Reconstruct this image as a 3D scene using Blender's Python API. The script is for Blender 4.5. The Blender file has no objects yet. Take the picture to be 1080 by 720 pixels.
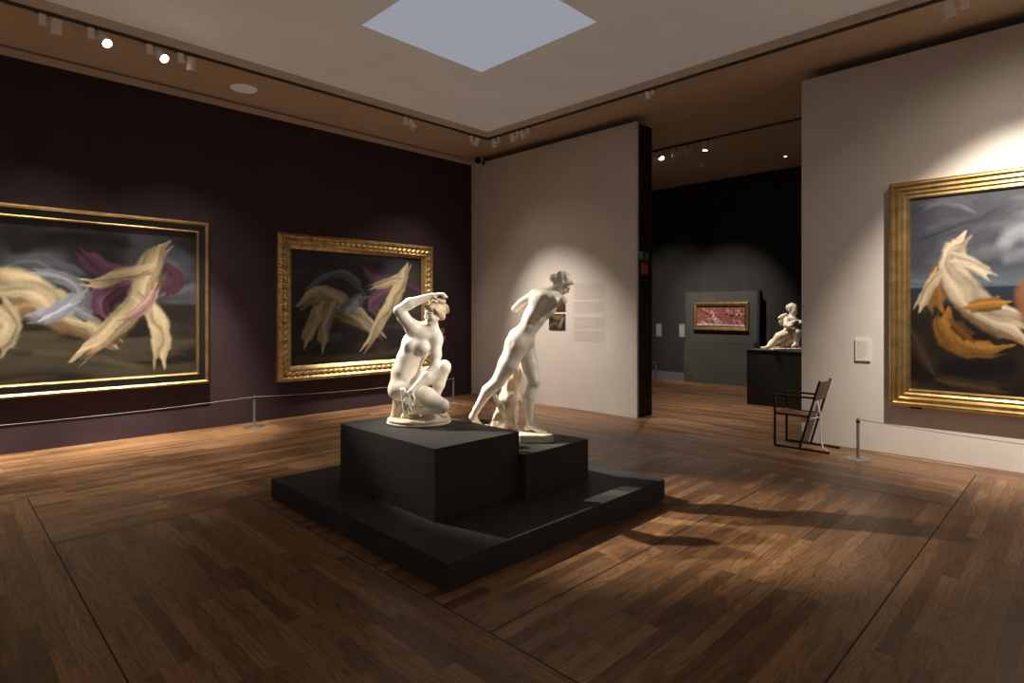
import bpy, math, random
import numpy as np
from mathutils import Vector, Matrix, Euler

S = bpy.context.scene
COL = S.collection
R = math.radians

# ------------------------------------------------------------------ camera, world, exposure
EYE = 1.65
YAW = 44.89
cam = bpy.data.cameras.new('camera')
cam.sensor_width = 36.0
cam.lens = 20.52
cam.shift_y = -31.0 / 1080.0
cam.clip_start = 0.05
camo = bpy.data.objects.new('camera', cam)
COL.objects.link(camo)
camo.location = (0, 0, EYE)
camo.rotation_euler = (R(90), 0, R(YAW - 90))
S.camera = camo

S.view_settings.view_transform = 'Standard'
S.view_settings.look = 'None'
S.view_settings.exposure = 0.13
S.view_settings.gamma = 1.0
S.view_settings.use_curve_mapping = False

world = bpy.data.worlds.new('world')
S.world = world
world.use_nodes = True
WORLD_STRENGTH = 0.17
bg = world.node_tree.nodes['Background']
bg.inputs[0].default_value = (1.0, 0.90, 0.80, 1)
bg.inputs[1].default_value = WORLD_STRENGTH
S.cycles.use_denoising = True

SKYLIGHT = 0.30            # the luminous ceiling panel
CEILING_ADDED_GLOW = .068        # glow added to the plain plaster ceiling around it
WASH, CREAM_WASH, RIGHT_WASH, KEY, FILL = 1750, 960, 1520, 2700, 1700   # watts of the track lamps
WARM = (1.0, 0.91, 0.79)

def srgb(r, g, b):
    f = lambda c: (c / 255) / 12.92 if c <= 10 else (((c / 255) + .055) / 1.055) ** 2.4
    return (f(r), f(g), f(b))

# ------------------------------------------------------------------ room dimensions (metres)
Y_LEFT = 8.93              # purple wall
X_CREAM = 7.80             # partition behind the statues
X_RIGHT = 7.95             # right-hand cream wall
Z_WALL = 4.62
Z_SOFFIT = 4.74
Z_TRAY = 4.84
TRAY_X, TRAY_Y = 7.03, 7.61
X_BACK = 13.05

# ------------------------------------------------------------------ materials
def mat(name, col, rough=.5, metal=0.0, spec=.5, coat=0):
    m = bpy.data.materials.new(name); m.use_nodes = True
    b = m.node_tree.nodes['Principled BSDF']
    b.inputs['Base Color'].default_value = (*col, 1)
    b.inputs['Roughness'].default_value = rough
    b.inputs['Metallic'].default_value = metal
    b.inputs['Specular IOR Level'].default_value = spec
    b.inputs['Coat Weight'].default_value = coat
    return m

def nodes(m):
    nt = m.node_tree
    return nt, nt.nodes, nt.links, nt.nodes['Principled BSDF']

def speckle(m, col_a, col_b, scale, bump=0.0, bump_scale=60, detail=5, lo=.35, hi=.65):
    """mix two tones with object-space noise, plus a fine bump"""
    nt, N, L, b = nodes(m)
    tc = N.new('ShaderNodeTexCoord')
    n = N.new('ShaderNodeTexNoise'); n.inputs['Scale'].default_value = scale; n.inputs['Detail'].default_value = detail
    L.new(tc.outputs['Object'], n.inputs['Vector'])
    r = N.new('ShaderNodeValToRGB')
    r.color_ramp.elements[0].position = lo; r.color_ramp.elements[0].color = (*col_a, 1)
    r.color_ramp.elements[1].position = hi; r.color_ramp.elements[1].color = (*col_b, 1)
    L.new(n.outputs['Fac'], r.inputs['Fac']); L.new(r.outputs['Color'], b.inputs['Base Color'])
    if bump:
        n2 = N.new('ShaderNodeTexNoise'); n2.inputs['Scale'].default_value = bump_scale; n2.inputs['Detail'].default_value = 4
        L.new(tc.outputs['Object'], n2.inputs['Vector'])
        bp = N.new('ShaderNodeBump'); bp.inputs['Strength'].default_value = bump; bp.inputs['Distance'].default_value = .004
        L.new(n2.outputs['Fac'], bp.inputs['Height']); L.new(bp.outputs['Normal'], b.inputs['Normal'])
    return m

def emit_mat(name, col, strength):
    m = bpy.data.materials.new(name); m.use_nodes = True
    nt = m.node_tree; nt.nodes.clear()
    e = nt.nodes.new('ShaderNodeEmission'); o = nt.nodes.new('ShaderNodeOutputMaterial')
    e.inputs[0].default_value = (*col, 1); e.inputs[1].default_value = strength
    nt.links.new(e.outputs[0], o.inputs[0])
    return m

def wood(name, along_x):
    """oak strip parquet; boards run along x or along y of the floor"""
    m = mat(name, (.1, .05, .03), .34, spec=.45)
    nt, N, L, b = nodes(m)
    tc = N.new('ShaderNodeTexCoord')
    mp = N.new('ShaderNodeMapping')
    mp.inputs['Rotation'].default_value = (0, 0, 0 if along_x else R(90))
    L.new(tc.outputs['Object'], mp.inputs['Vector'])
    br = N.new('ShaderNodeTexBrick')
    br.offset = .37; br.offset_frequency = 2; br.squash = 1.0
    br.inputs['Scale'].default_value = 1.0
    br.inputs['Brick Width'].default_value = .9
    br.inputs['Row Height'].default_value = .084
    br.inputs['Mortar Size'].default_value = .0012
    br.inputs['Mortar Smooth'].default_value = .2
    br.inputs['Bias'].default_value = -.1
    br.inputs['Color1'].default_value = (0, 0, 0, 1); br.inputs['Color2'].default_value = (1, 1, 1, 1)
    br.inputs['Mortar'].default_value = (0, 0, 0, 1)
    L.new(mp.outputs['Vector'], br.inputs['Vector'])
    ramp = N.new('ShaderNodeValToRGB')
    cr = ramp.color_ramp
    cr.elements[0].position = 0; cr.elements[0].color = (0.134, 0.064, 0.028, 1)
    cr.elements[1].position = 1; cr.elements[1].color = (0.345, 0.186, 0.086, 1)
    e = cr.elements.new(.35); e.color = (0.205, 0.104, 0.046, 1)
    e = cr.elements.new(.7); e.color = (0.255, 0.133, 0.060, 1)
    L.new(br.outputs['Color'], ramp.inputs['Fac'])
    # long grain, shifted from board to board
    sep = N.new('ShaderNodeVectorMath'); sep.operation = 'MULTIPLY'
    L.new(mp.outputs['Vector'], sep.inputs[0]); sep.inputs[1].default_value = (1.4, 52, 1)
    sh = N.new('ShaderNodeVectorMath'); sh.operation = 'MULTIPLY_ADD'
    L.new(br.outputs['Color'], sh.inputs[0]); sh.inputs[1].default_value = (37, 91, 13)
    L.new(sep.outputs[0], sh.inputs[2])
    g = N.new('ShaderNodeTexNoise'); g.inputs['Scale'].default_value = 1; g.inputs['Detail'].default_value = 6; g.inputs['Roughness'].default_value = .6
    L.new(sh.outputs[0], g.inputs['Vector'])
    # cathedral figure
    sep2 = N.new('ShaderNodeVectorMath'); sep2.operation = 'MULTIPLY'
    L.new(mp.outputs['Vector'], sep2.inputs[0]); sep2.inputs[1].default_value = (1.1, 9, 1)
    sh2 = N.new('ShaderNodeVectorMath'); sh2.operation = 'MULTIPLY_ADD'
    L.new(br.outputs['Color'], sh2.inputs[0]); sh2.inputs[1].default_value = (17, 53, 7); L.new(sep2.outputs[0], sh2.inputs[2])
    g2 = N.new('ShaderNodeTexNoise'); g2.inputs['Scale'].default_value = .8; g2.inputs['Detail'].default_value = 1.5
    L.new(sh2.outputs[0], g2.inputs['Vector'])
    ml = N.new('ShaderNodeMath'); ml.operation = 'MULTIPLY'; ml.inputs[1].default_value = 85
    L.new(g2.outputs['Fac'], ml.inputs[0])
    sn = N.new('ShaderNodeMath'); sn.operation = 'SINE'; L.new(ml.outputs[0], sn.inputs[0])
    r2 = N.new('ShaderNodeMapRange'); r2.inputs[1].default_value = .2; r2.inputs[2].default_value = 1; r2.inputs[3].default_value = 1; r2.inputs[4].default_value = .66
    L.new(sn.outputs[0], r2.inputs[0])
    r1 = N.new('ShaderNodeMapRange'); r1.inputs[1].default_value = .3; r1.inputs[2].default_value = .7; r1.inputs[3].default_value = .72; r1.inputs[4].default_value = 1.18
    L.new(g.outputs['Fac'], r1.inputs[0])
    mm = N.new('ShaderNodeMath'); mm.operation = 'MULTIPLY'; L.new(r1.outputs[0], mm.inputs[0]); L.new(r2.outputs[0], mm.inputs[1])
    # joints
    jf = N.new('ShaderNodeMapRange'); jf.inputs[1].default_value = 0; jf.inputs[2].default_value = 1; jf.inputs[3].default_value = 1; jf.inputs[4].default_value = .72
    L.new(br.outputs['Fac'], jf.inputs[0])
    m3 = N.new('ShaderNodeMath'); m3.operation = 'MULTIPLY'; L.new(mm.outputs[0], m3.inputs[0]); L.new(jf.outputs[0], m3.inputs[1])
    vm = N.new('ShaderNodeVectorMath'); vm.operation = 'SCALE'; L.new(ramp.outputs['Color'], vm.inputs[0]); L.new(m3.outputs[0], vm.inputs['Scale'])
    L.new(vm.outputs[0], b.inputs['Base Color'])
    rr = N.new('ShaderNodeMapRange'); rr.inputs[3].default_value = .30; rr.inputs[4].default_value = .46
    L.new(g.outputs['Fac'], rr.inputs[0]); L.new(rr.outputs[0], b.inputs['Roughness'])
    bp = N.new('ShaderNodeBump'); bp.inputs['Strength'].default_value = .18; bp.inputs['Distance'].default_value = .004
    L.new(m3.outputs[0], bp.inputs['Height']); L.new(bp.outputs['Normal'], b.inputs['Normal'])
    return m

def canvas_mat(name, rough=.42):
    m = mat(name, (.5, .5, .5), rough, spec=.35)
    nt, N, L, b = nodes(m)
    a = N.new('ShaderNodeAttribute'); a.attribute_name = 'paint'
    L.new(a.outputs['Color'], b.inputs['Base Color'])
    tc = N.new('ShaderNodeTexCoord'); n = N.new('ShaderNodeTexNoise'); n.inputs['Scale'].default_value = 45; n.inputs['Detail'].default_value = 6
    L.new(tc.outputs['Object'], n.inputs['Vector'])
    bp = N.new('ShaderNodeBump'); bp.inputs['Strength'].default_value = .12; bp.inputs['Distance'].default_value = .004
    L.new(n.outputs['Fac'], bp.inputs['Height']); L.new(bp.outputs['Normal'], b.inputs['Normal'])
    return m

M = {}
M['wood_x'] = wood('oak_boards_along_x', True)
M['wood_y'] = wood('oak_boards_along_y', False)
M['joint'] = mat('dark_floor_joint', (.006, .004, .003), .7)
M['purple'] = speckle(mat('purple_wall_paint', (.07, .04, .05), .75, spec=.2), (.041, .0235, .0275), (.046, .0265, .031), 3, .05, 150)
M['cream'] = speckle(mat('warm_cream_wall_paint', (.6, .5, .42), .8, spec=.2), (.60, .54, .49), (.635, .575, .52), 2, .05, 150)
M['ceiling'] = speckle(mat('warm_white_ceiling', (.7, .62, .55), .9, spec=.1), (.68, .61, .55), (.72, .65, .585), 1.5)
_b = M['ceiling'].node_tree.nodes['Principled BSDF']; _b.inputs['Emission Color'].default_value = (1.0, .96, .91, 1); _b.inputs['Emission Strength'].default_value = CEILING_ADDED_GLOW  # emission added to the plaster so the tray looks evenly bright
M['soffit'] = speckle(mat('tan_soffit_paint', (.45, .36, .27), .9, spec=.1), (.58, .465, .355), (.61, .495, .385), 2)
M['darkwall'] = speckle(mat('charcoal_wall_paint', (.03, .03, .03), .75, spec=.2), (.030, .029, .028), (.036, .035, .033), 3, .05, 120)
M['panelwall'] = speckle(mat('dark_grey_panel_paint', (.06, .06, .055), .7, spec=.2), (.056, .055, .05), (.064, .063, .058), 3, .05, 120)
M['pier'] = speckle(mat('black_pier_paint', (.012, .011, .01), .6, spec=.3), (.011, .010, .009), (.014, .013, .011), 4)
M['skirting'] = mat('grey_skirting_paint', (.12, .12, .13), .6)
M['plinth'] = speckle(mat('charcoal_plinth_paint', (.025, .025, .027), .6, spec=.2), (.034, .033, .032), (.040, .039, .0375), 6, .06, 200)
M['plinth_edge'] = mat('oak_plinth_edge', (.12, .06, .03), .6)
M['black'] = mat('black_metal', (.012, .011, .010), .4, .3)
M['gold'] = speckle(mat('gilded_moulding', (.7, .43, .13), .34, .92), (.42, .28, .10), (.58, .41, .18), 9, .25, 60)
M['gold_dull'] = speckle(mat('aged_gilding', (.5, .32, .12), .42, .8), (.34, .215, .08), (.60, .42, .18), 12, .3, 70)
M['ebony'] = mat('black_lacquer_frame', (.010, .009, .009), .28, spec=.5)
M['steel'] = mat('brushed_steel', (.42, .40, .37), .32, .9)
M['cord'] = mat('grey_elastic_cord', (.20, .19, .19), .6)
M['lamp'] = mat('beige_lamp_enamel', (.74, .66, .56), .45)
M['rail'] = mat('dark_rail_metal', (.05, .038, .027), .5, .2)
M['lens_on'] = emit_mat('lit_lamp_lens', (1.0, .97, .92), 40)
M['lens_dim'] = emit_mat('glowing_lamp_lens', (1.0, .95, .86), 4)
M['lens_off'] = mat('dark_lamp_glass', (.06, .06, .06), .15)
M['sky_panel'] = emit_mat('luminous_ceiling_panel', (.92, .95, 1.08), SKYLIGHT)
M['paper'] = mat('white_label_card', (.70, .66, .60), .7)
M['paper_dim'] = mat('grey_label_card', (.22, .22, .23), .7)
M['print'] = mat('grey_printed_text', (.50, .435, .385), .8)
M['print_light'] = mat('pale_printed_text', (.40, .36, .38), .8)
M['leather'] = speckle(mat('brown_saddle_leather', (.12, .045, .022), .5), (.115, .042, .022), (.16, .065, .034), 14, .2, 120)
M['strap'] = mat('white_woven_strap', (.7, .67, .62), .8)
M['bronze_tube'] = mat('dark_bronze_tube', (.030, .022, .018), .35, .6)
M['green'] = mat('exit_sign_green', (.01, .12, .06), .5)
M['red'] = mat('safety_sign_red', (.30, .012, .012), .5)
M['signwhite'] = mat('sign_white', (.34, .36, .32), .5)
M['porphyry'] = speckle(mat('red_porphyry', (.24, .07, .06), .38), (.16, .042, .038), (.30, .105, .09), 22, .15, 80)
M['porphyry_pale'] = speckle(mat('pale_worn_porphyry', (.4, .25, .22), .38), (.30, .16, .14), (.50, .36, .32), 18, .15, 80)
M['marble'] = speckle(mat('warm_white_marble', (.75, .66, .53), .42, spec=.4), (.72, .635, .51), (.82, .765, .675), 5, .05, 90, detail=8, lo=.3, hi=.62)
M['marble_hair'] = speckle(mat('stained_marble_hair', (.6, .45, .3), .5, spec=.35), (.42, .29, .17), (.70, .57, .41), 10, .2, 90)
M['marble_base'] = speckle(mat('weathered_marble_base', (.6, .5, .38), .55, spec=.3), (.46, .36, .25), (.72, .63, .50), 9, .25, 60)
M['marble_child'] = speckle(mat('pale_child_marble', (.72, .62, .5), .45, spec=.4), (.62, .52, .40), (.76, .68, .57), 5, .1, 60)
M['canvas'] = canvas_mat('oil_paint_on_canvas')
M['caption'] = mat('dark_brass_caption', (.02, .014, .01), .4, .5)

# ------------------------------------------------------------------ mesh helpers
class MB:
    def __init__(s): s.v = []; s.f = []; s.mi = []
    def add(s, vs, fs, mi=0):
        o = len(s.v); s.v += [tuple(v) for v in vs]
        for f in fs: s.f.append(tuple(i + o for i in f)); s.mi.append(mi)
        return s
    def box(s, a, b, mi=0):
        (x0, y0, z0), (x1, y1, z1) = a, b
        x0, x1 = sorted((x0, x1)); y0, y1 = sorted((y0, y1)); z0, z1 = sorted((z0, z1))
        return s.add([(x0,y0,z0),(x1,y0,z0),(x1,y1,z0),(x0,y1,z0),(x0,y0,z1),(x1,y0,z1),(x1,y1,z1),(x0,y1,z1)],
                     [(0,3,2,1),(4,5,6,7),(0,1,5,4),(1,2,6,5),(2,3,7,6),(3,0,4,7)], mi)
    def quad(s, a, b, c, d, mi=0): return s.add([a, b, c, d], [(0, 1, 2, 3)], mi)
    def tube(s, pts, r, n=12, mi=0, caps=True):
        pts = [Vector(p) for p in pts]; rs = r if isinstance(r, (list, tuple)) else [r] * len(pts)
        rings = []; up = None
        for i, p in enumerate(pts):
            t = (pts[min(i + 1, len(pts) - 1)] - pts[max(i - 1, 0)]).normalized()
            if up is None: up = Vector((0, 0, 1)) if abs(t.z) < .9 else Vector((1, 0, 0))
            x = t.cross(up).normalized(); y = x.cross(t).normalized(); up = y
            rings.append([p + x * (math.cos(2*math.pi*k/n) * rs[i]) + y * (math.sin(2*math.pi*k/n) * rs[i]) for k in range(n)])
        vs = [v for q in rings for v in q]; fs = []
        for i in range(len(pts) - 1):
            for k in range(n): fs.append((i*n+k, i*n+(k+1)%n, (i+1)*n+(k+1)%n, (i+1)*n+k))
        if caps: fs += [tuple(range(n-1, -1, -1)), tuple(range((len(pts)-1)*n, len(pts)*n))]
        return s.add(vs, fs, mi)
    def bar(s, a, b, w, t, side=(0, 0, 1), mi=0):
        """square bar from a to b"""
        a, b = Vector(a), Vector(b); d = (b - a).normalized(); u = Vector(side)
        if abs(d.dot(u)) > .95: u = Vector((1, 0, 0))
        x = d.cross(u).normalized() * w / 2; y = x.cross(d).normalized() * t / 2
        vs = [p + i * x + j * y for p in (a, b) for i, j in ((-1,-1),(1,-1),(1,1),(-1,1))]
        return s.add(vs, [(0,1,2,3),(7,6,5,4),(0,4,5,1),(1,5,6,2),(2,6,7,3),(3,7,4,0)], mi)
    def lathe(s, prof, n=40, sx=1, sy=1, c=(0, 0, 0), mi=0):
        vs = []; fs = []
        for r, z in prof:
            for k in range(n):
                a = 2*math.pi*k/n; vs.append((c[0]+sx*r*math.cos(a), c[1]+sy*r*math.sin(a), c[2]+z))
        for i in range(len(prof)-1):
            for k in range(n): fs.append((i*n+k, i*n+(k+1)%n, (i+1)*n+(k+1)%n, (i+1)*n+k))
        fs += [tuple(range(n-1, -1, -1)), tuple(range((len(prof)-1)*n, len(prof)*n))]
        return s.add(vs, fs, mi)
    def build(s, name, mats, parent=None, smooth=False, bevel=0, loc=None):
        me = bpy.data.meshes.new(name); me.from_pydata(s.v, [], s.f)
        for m in (mats if isinstance(mats, (list, tuple)) else [mats]): me.materials.append(m)
        if any(s.mi): me.polygons.foreach_set('material_index', s.mi)
        if smooth:
            me.polygons.foreach_set('use_smooth', [True] * len(me.polygons))
        me.update()
        o = bpy.data.objects.new(name, me); COL.objects.link(o)
        if parent is not None: o.parent = parent
        if loc is not None: o.location = loc
        if bevel:
            bv = o.modifiers.new('bevel', 'BEVEL'); bv.width = bevel; bv.segments = 2; bv.limit_method = 'ANGLE'
        if smooth and smooth != 'all':
            me.set_sharp_from_angle(angle=R(38))
        return o

def tag(o, label, cat, group=None):
    o['label'] = label; o['category'] = cat
    if group: o['group'] = group
    return o
def structure(o):
    o['kind'] = 'structure'; return o
def thing(name, label, cat, loc=(0, 0, 0), rz=0, group=None):
    o = bpy.data.objects.new(name, None); COL.objects.link(o)
    o.empty_display_size = .1
    o.location = loc; o.rotation_euler = (0, 0, rz)
    return tag(o, label, cat, group)
def dup(root, loc, rz=None, label=None):
    r = root.copy(); COL.objects.link(r); r.location = loc
    if rz is not None: r.rotation_euler = (0, 0, rz)
    if label: r['label'] = label
    for ch in list(root.children):
        c = ch.copy(); COL.objects.link(c); c.parent = r
        for g in list(ch.children):
            d = g.copy(); COL.objects.link(d); d.parent = c
    return r

# ------------------------------------------------------------------ carved forms: smooth distance fields turned into one mesh
def rotm(deg): return np.array(Euler([R(a) for a in deg]).to_matrix())

def field_mesh(name, prims, voxel, material, parent, disp=None, loc=None, zmin=None):
    lo = np.full(3, 1e9); hi = np.full(3, -1e9)
    for p in prims:
        if p[0][0] == '-': continue
        if p[0] == 'C':
            r = max(p[3], p[4]); a = np.minimum(p[1], p[2]) - r; b = np.maximum(p[1], p[2]) + r
        else:
            r = max(p[2]); a = np.array(p[1]) - r; b = np.array(p[1]) + r
        lo = np.minimum(lo, a); hi = np.maximum(hi, b)
    lo -= voxel * 4; hi += voxel * 4
    n = np.ceil((hi - lo) / voxel).astype(int) + 1
    ax = [(lo[i] + voxel * np.arange(n[i])).astype(np.float32) for i in range(3)]
    F = np.full(n, 1.0, np.float32)
    for p in prims:
        neg = p[0][0] == '-'; kind = p[0][-1]; k = max(p[-1], 1e-4)
        if kind == 'C':
            r = max(p[3], p[4]); a = np.minimum(p[1], p[2]) - r; b = np.maximum(p[1], p[2]) + r
        else:
            r = max(p[2]); a = np.array(p[1]) - r; b = np.array(p[1]) + r
        m = k + voxel * 3
        i0 = np.maximum(np.floor((a - m - lo) / voxel).astype(int), 0); i1 = np.minimum(np.ceil((b + m - lo) / voxel).astype(int) + 1, n)
        X, Y, Z = np.meshgrid(ax[0][i0[0]:i1[0]], ax[1][i0[1]:i1[1]], ax[2][i0[2]:i1[2]], indexing='ij', sparse=True)
        if kind == 'C':
            A = np.array(p[1]); B = np.array(p[2]); d = B - A; dd = max(d @ d, 1e-9)
            t = np.clip(((X - A[0]) * d[0] + (Y - A[1]) * d[1] + (Z - A[2]) * d[2]) / dd, 0, 1)
            D = np.sqrt((X - A[0] - t*d[0])**2 + (Y - A[1] - t*d[1])**2 + (Z - A[2] - t*d[2])**2) - (p[3] + t * (p[4] - p[3]))
        else:
            Q = p[3] if isinstance(p[3], np.ndarray) else rotm(p[3])
            x, y, z = X - p[1][0], Y - p[1][1], Z - p[1][2]
            u = [Q[0, j]*x + Q[1, j]*y + Q[2, j]*z for j in range(3)]
            k0 = np.sqrt((u[0]/p[2][0])**2 + (u[1]/p[2][1])**2 + (u[2]/p[2][2])**2)
            k1 = np.sqrt((u[0]/p[2][0]**2)**2 + (u[1]/p[2][1]**2)**2 + (u[2]/p[2][2]**2)**2)
            D = k0 * (k0 - 1) / np.maximum(k1, 1e-6)
        sl = tuple(slice(i0[j], i1[j]) for j in range(3)); old = F[sl]
        if neg:
            h = np.clip(.5 - .5 * (old + D) / k, 0, 1)
            F[sl] = old * (1 - h) - D * h + k * h * (1 - h)
        else:
            h = np.clip(.5 + .5 * (old - D) / k, 0, 1)
            F[sl] = old * (1 - h) + D * h - k * h * (1 - h)
    if disp is not None:
        X, Y, Z = np.meshgrid(*ax, indexing='ij', sparse=True)
        F += disp(X, Y, Z).astype(np.float32)
    if zmin is not None: F = np.maximum(F, (zmin - ax[2])[None, None, :].astype(np.float32))
    # surface nets
    neg = F < 0
    cnt = np.zeros(np.array(n) - 1, np.int8)
    for dx in (0, 1):
        for dy in (0, 1):
            for dz in (0, 1):
                cnt += neg[dx:n[0]-1+dx, dy:n[1]-1+dy, dz:n[2]-1+dz]
    act = (cnt > 0) & (cnt < 8)
    I = np.argwhere(act); idx = np.full(act.shape, -1, np.int64); idx[act] = np.arange(len(I))
    acc = np.zeros((len(I), 3)); num = np.zeros(len(I))
    cor = [(a, b, c) for a in (0, 1) for b in (0, 1) for c in (0, 1)]
    val = {c: F[I[:, 0]+c[0], I[:, 1]+c[1], I[:, 2]+c[2]] for c in cor}
    for c in cor:
        for axn in range(3):
            if c[axn] == 0:
                e = list(c); e[axn] = 1; va, vb = val[c], val[tuple(e)]
                cross = (va < 0) != (vb < 0)
                t = np.where(cross, va / np.where(np.abs(va - vb) < 1e-9, 1, va - vb), 0)
                q = np.tile(np.array(c, float), (len(I), 1)); q[:, axn] = t
                acc += q * cross[:, None]; num += cross
    V = lo + (I + acc / num[:, None]) * voxel
    faces = []
    for axn in range(3):
        s0 = [slice(None)] * 3; s1 = [slice(None)] * 3; s0[axn] = slice(0, -1); s1[axn] = slice(1, None)
        A = neg[tuple(s0)]; B = neg[tuple(s1)]
        E_ = np.argwhere(A != B); u, w = (axn + 1) % 3, (axn + 2) % 3
        ok = (E_[:, u] > 0) & (E_[:, w] > 0) & (E_[:, u] < n[u]-1) & (E_[:, w] < n[w]-1); E_ = E_[ok]
        inside = A[tuple(E_.T)]
        def cell(du, dw):
            c = E_.copy(); c[:, u] -= du; c[:, w] -= dw; return idx[tuple(c.T)]
        q = np.stack([cell(1, 1), cell(0, 1), cell(0, 0), cell(1, 0)], 1)
        q[~inside] = q[~inside][:, ::-1]
        faces.append(q)
    Fq = np.concatenate(faces)
    me = bpy.data.meshes.new(name)
    me.vertices.add(len(V)); me.vertices.foreach_set('co', V.astype(np.float32).ravel())
    me.loops.add(len(Fq) * 4); me.loops.foreach_set('vertex_index', Fq.astype(np.int32).ravel())
    me.polygons.add(len(Fq)); me.polygons.foreach_set('loop_start', np.arange(0, len(Fq)*4, 4, dtype=np.int32))
    me.polygons.foreach_set('use_smooth', np.ones(len(Fq), bool))
    me.update(calc_edges=True); me.validate()
    me.materials.append(material)
    o = bpy.data.objects.new(name, me); COL.objects.link(o)
    if parent is not None: o.parent = parent
    if loc is not None: o.location = loc
    return o

def place(prims, centre, deg, s):
    """turn, scale and move a list of prims (heads are modelled once, about their own centre)"""
    Q = rotm(deg); c = np.array(centre); out = []
    for p in prims:
        if p[0][-1] == 'C':
            out.append((p[0], tuple(c + Q @ np.array(p[1]) * s), tuple(c + Q @ np.array(p[2]) * s), p[3]*s, p[4]*s, p[5]*s))
        else:
            out.append((p[0], tuple(c + Q @ np.array(p[1]) * s), tuple(r * s for r in p[2]), Q @ rotm(p[3]), p[4]*s))
    return out

HEAD = [('E', (0, .02, .02), (.073, .092, .085), (0,0,0), .02), ('E', (0, -.035, -.035), (.060, .060, .085), (0,0,0), .03),
        ('E', (0, -.066, -.100), (.028, .026, .024), (0,0,0), .02),
        ('C', (.050, -.005, -.062), (.008, -.062, -.102), .022, .020, .02), ('C', (-.050, -.005, -.062), (-.008, -.062, -.102), .022, .020, .02),
        ('E', (.034, -.066, -.042), (.026, .024, .026), (0,0,0), .02), ('E', (-.034, -.066, -.042), (.026, .024, .026), (0,0,0), .02),
        ('-E', (.030, -.104, -.010), (.019, .020, .014), (0,0,0), .014), ('-E', (-.030, -.104, -.010), (.019, .020, .014), (0,0,0), .014),
        ('C', (.012, -.090, .010), (.046, -.074, .008), .009, .007, .010), ('C', (-.012, -.090, .010), (-.046, -.074, .008), .009, .007, .010),
        ('E', (.030, -.080, -.011), (.015, .012, .009), (0,0,0), .004), ('E', (-.030, -.080, -.011), (.015, .012, .009), (0,0,0), .004),
        ('C', (0, -.092, .006), (0, -.112, -.038), .009, .012, .010), ('E', (.010, -.102, -.042), (.009, .010, .007), (0,0,0), .006), ('E', (-.010, -.102, -.042), (.009, .010, .007), (0,0,0), .006),
        ('E', (0, -.094, -.063), (.021, .010, .006), (0,0,0), .006), ('E', (0, -.091, -.075), (.017, .010, .007), (0,0,0), .006),
        ('-C', (-.018, -.105, -.069), (.018, -.105, -.069), .004, .004, .004),
        ('E', (.074, .008, -.020), (.012, .020, .032), (0,0,12), .006), ('E', (-.074, .008, -.020), (.012, .020, .032), (0,0,-12), .006)]
HAIR = [('E', (0, .026, .032), (.086, .102, .088), (0,0,0), .02), ('-E', (0, -.100, -.040), (.066, .062, .088), (0,0,0), .015),
        ('C', (.030, -.070, .070), (.076, -.020, .010), .022, .026, .015), ('C', (-.030, -.070, .070), (-.076, -.020, .010), .022, .026, .015),
        ('C', (.076, -.015, .010), (.062, .060, -.050), .024, .026, .015), ('C', (-.076, -.015, .010), (-.062, .060, -.050), .024, .026, .015)]
def strands(c, amp=.0035, fr=170):
    return lambda X, Y, Z: amp * np.sin(fr * (np.sqrt((X-c[0])**2 + (Y-c[1])**2 + .3*(Z-c[2])**2)) + 26*(Z-c[2]) + 3*np.sin(40*(X-c[0])))

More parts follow.
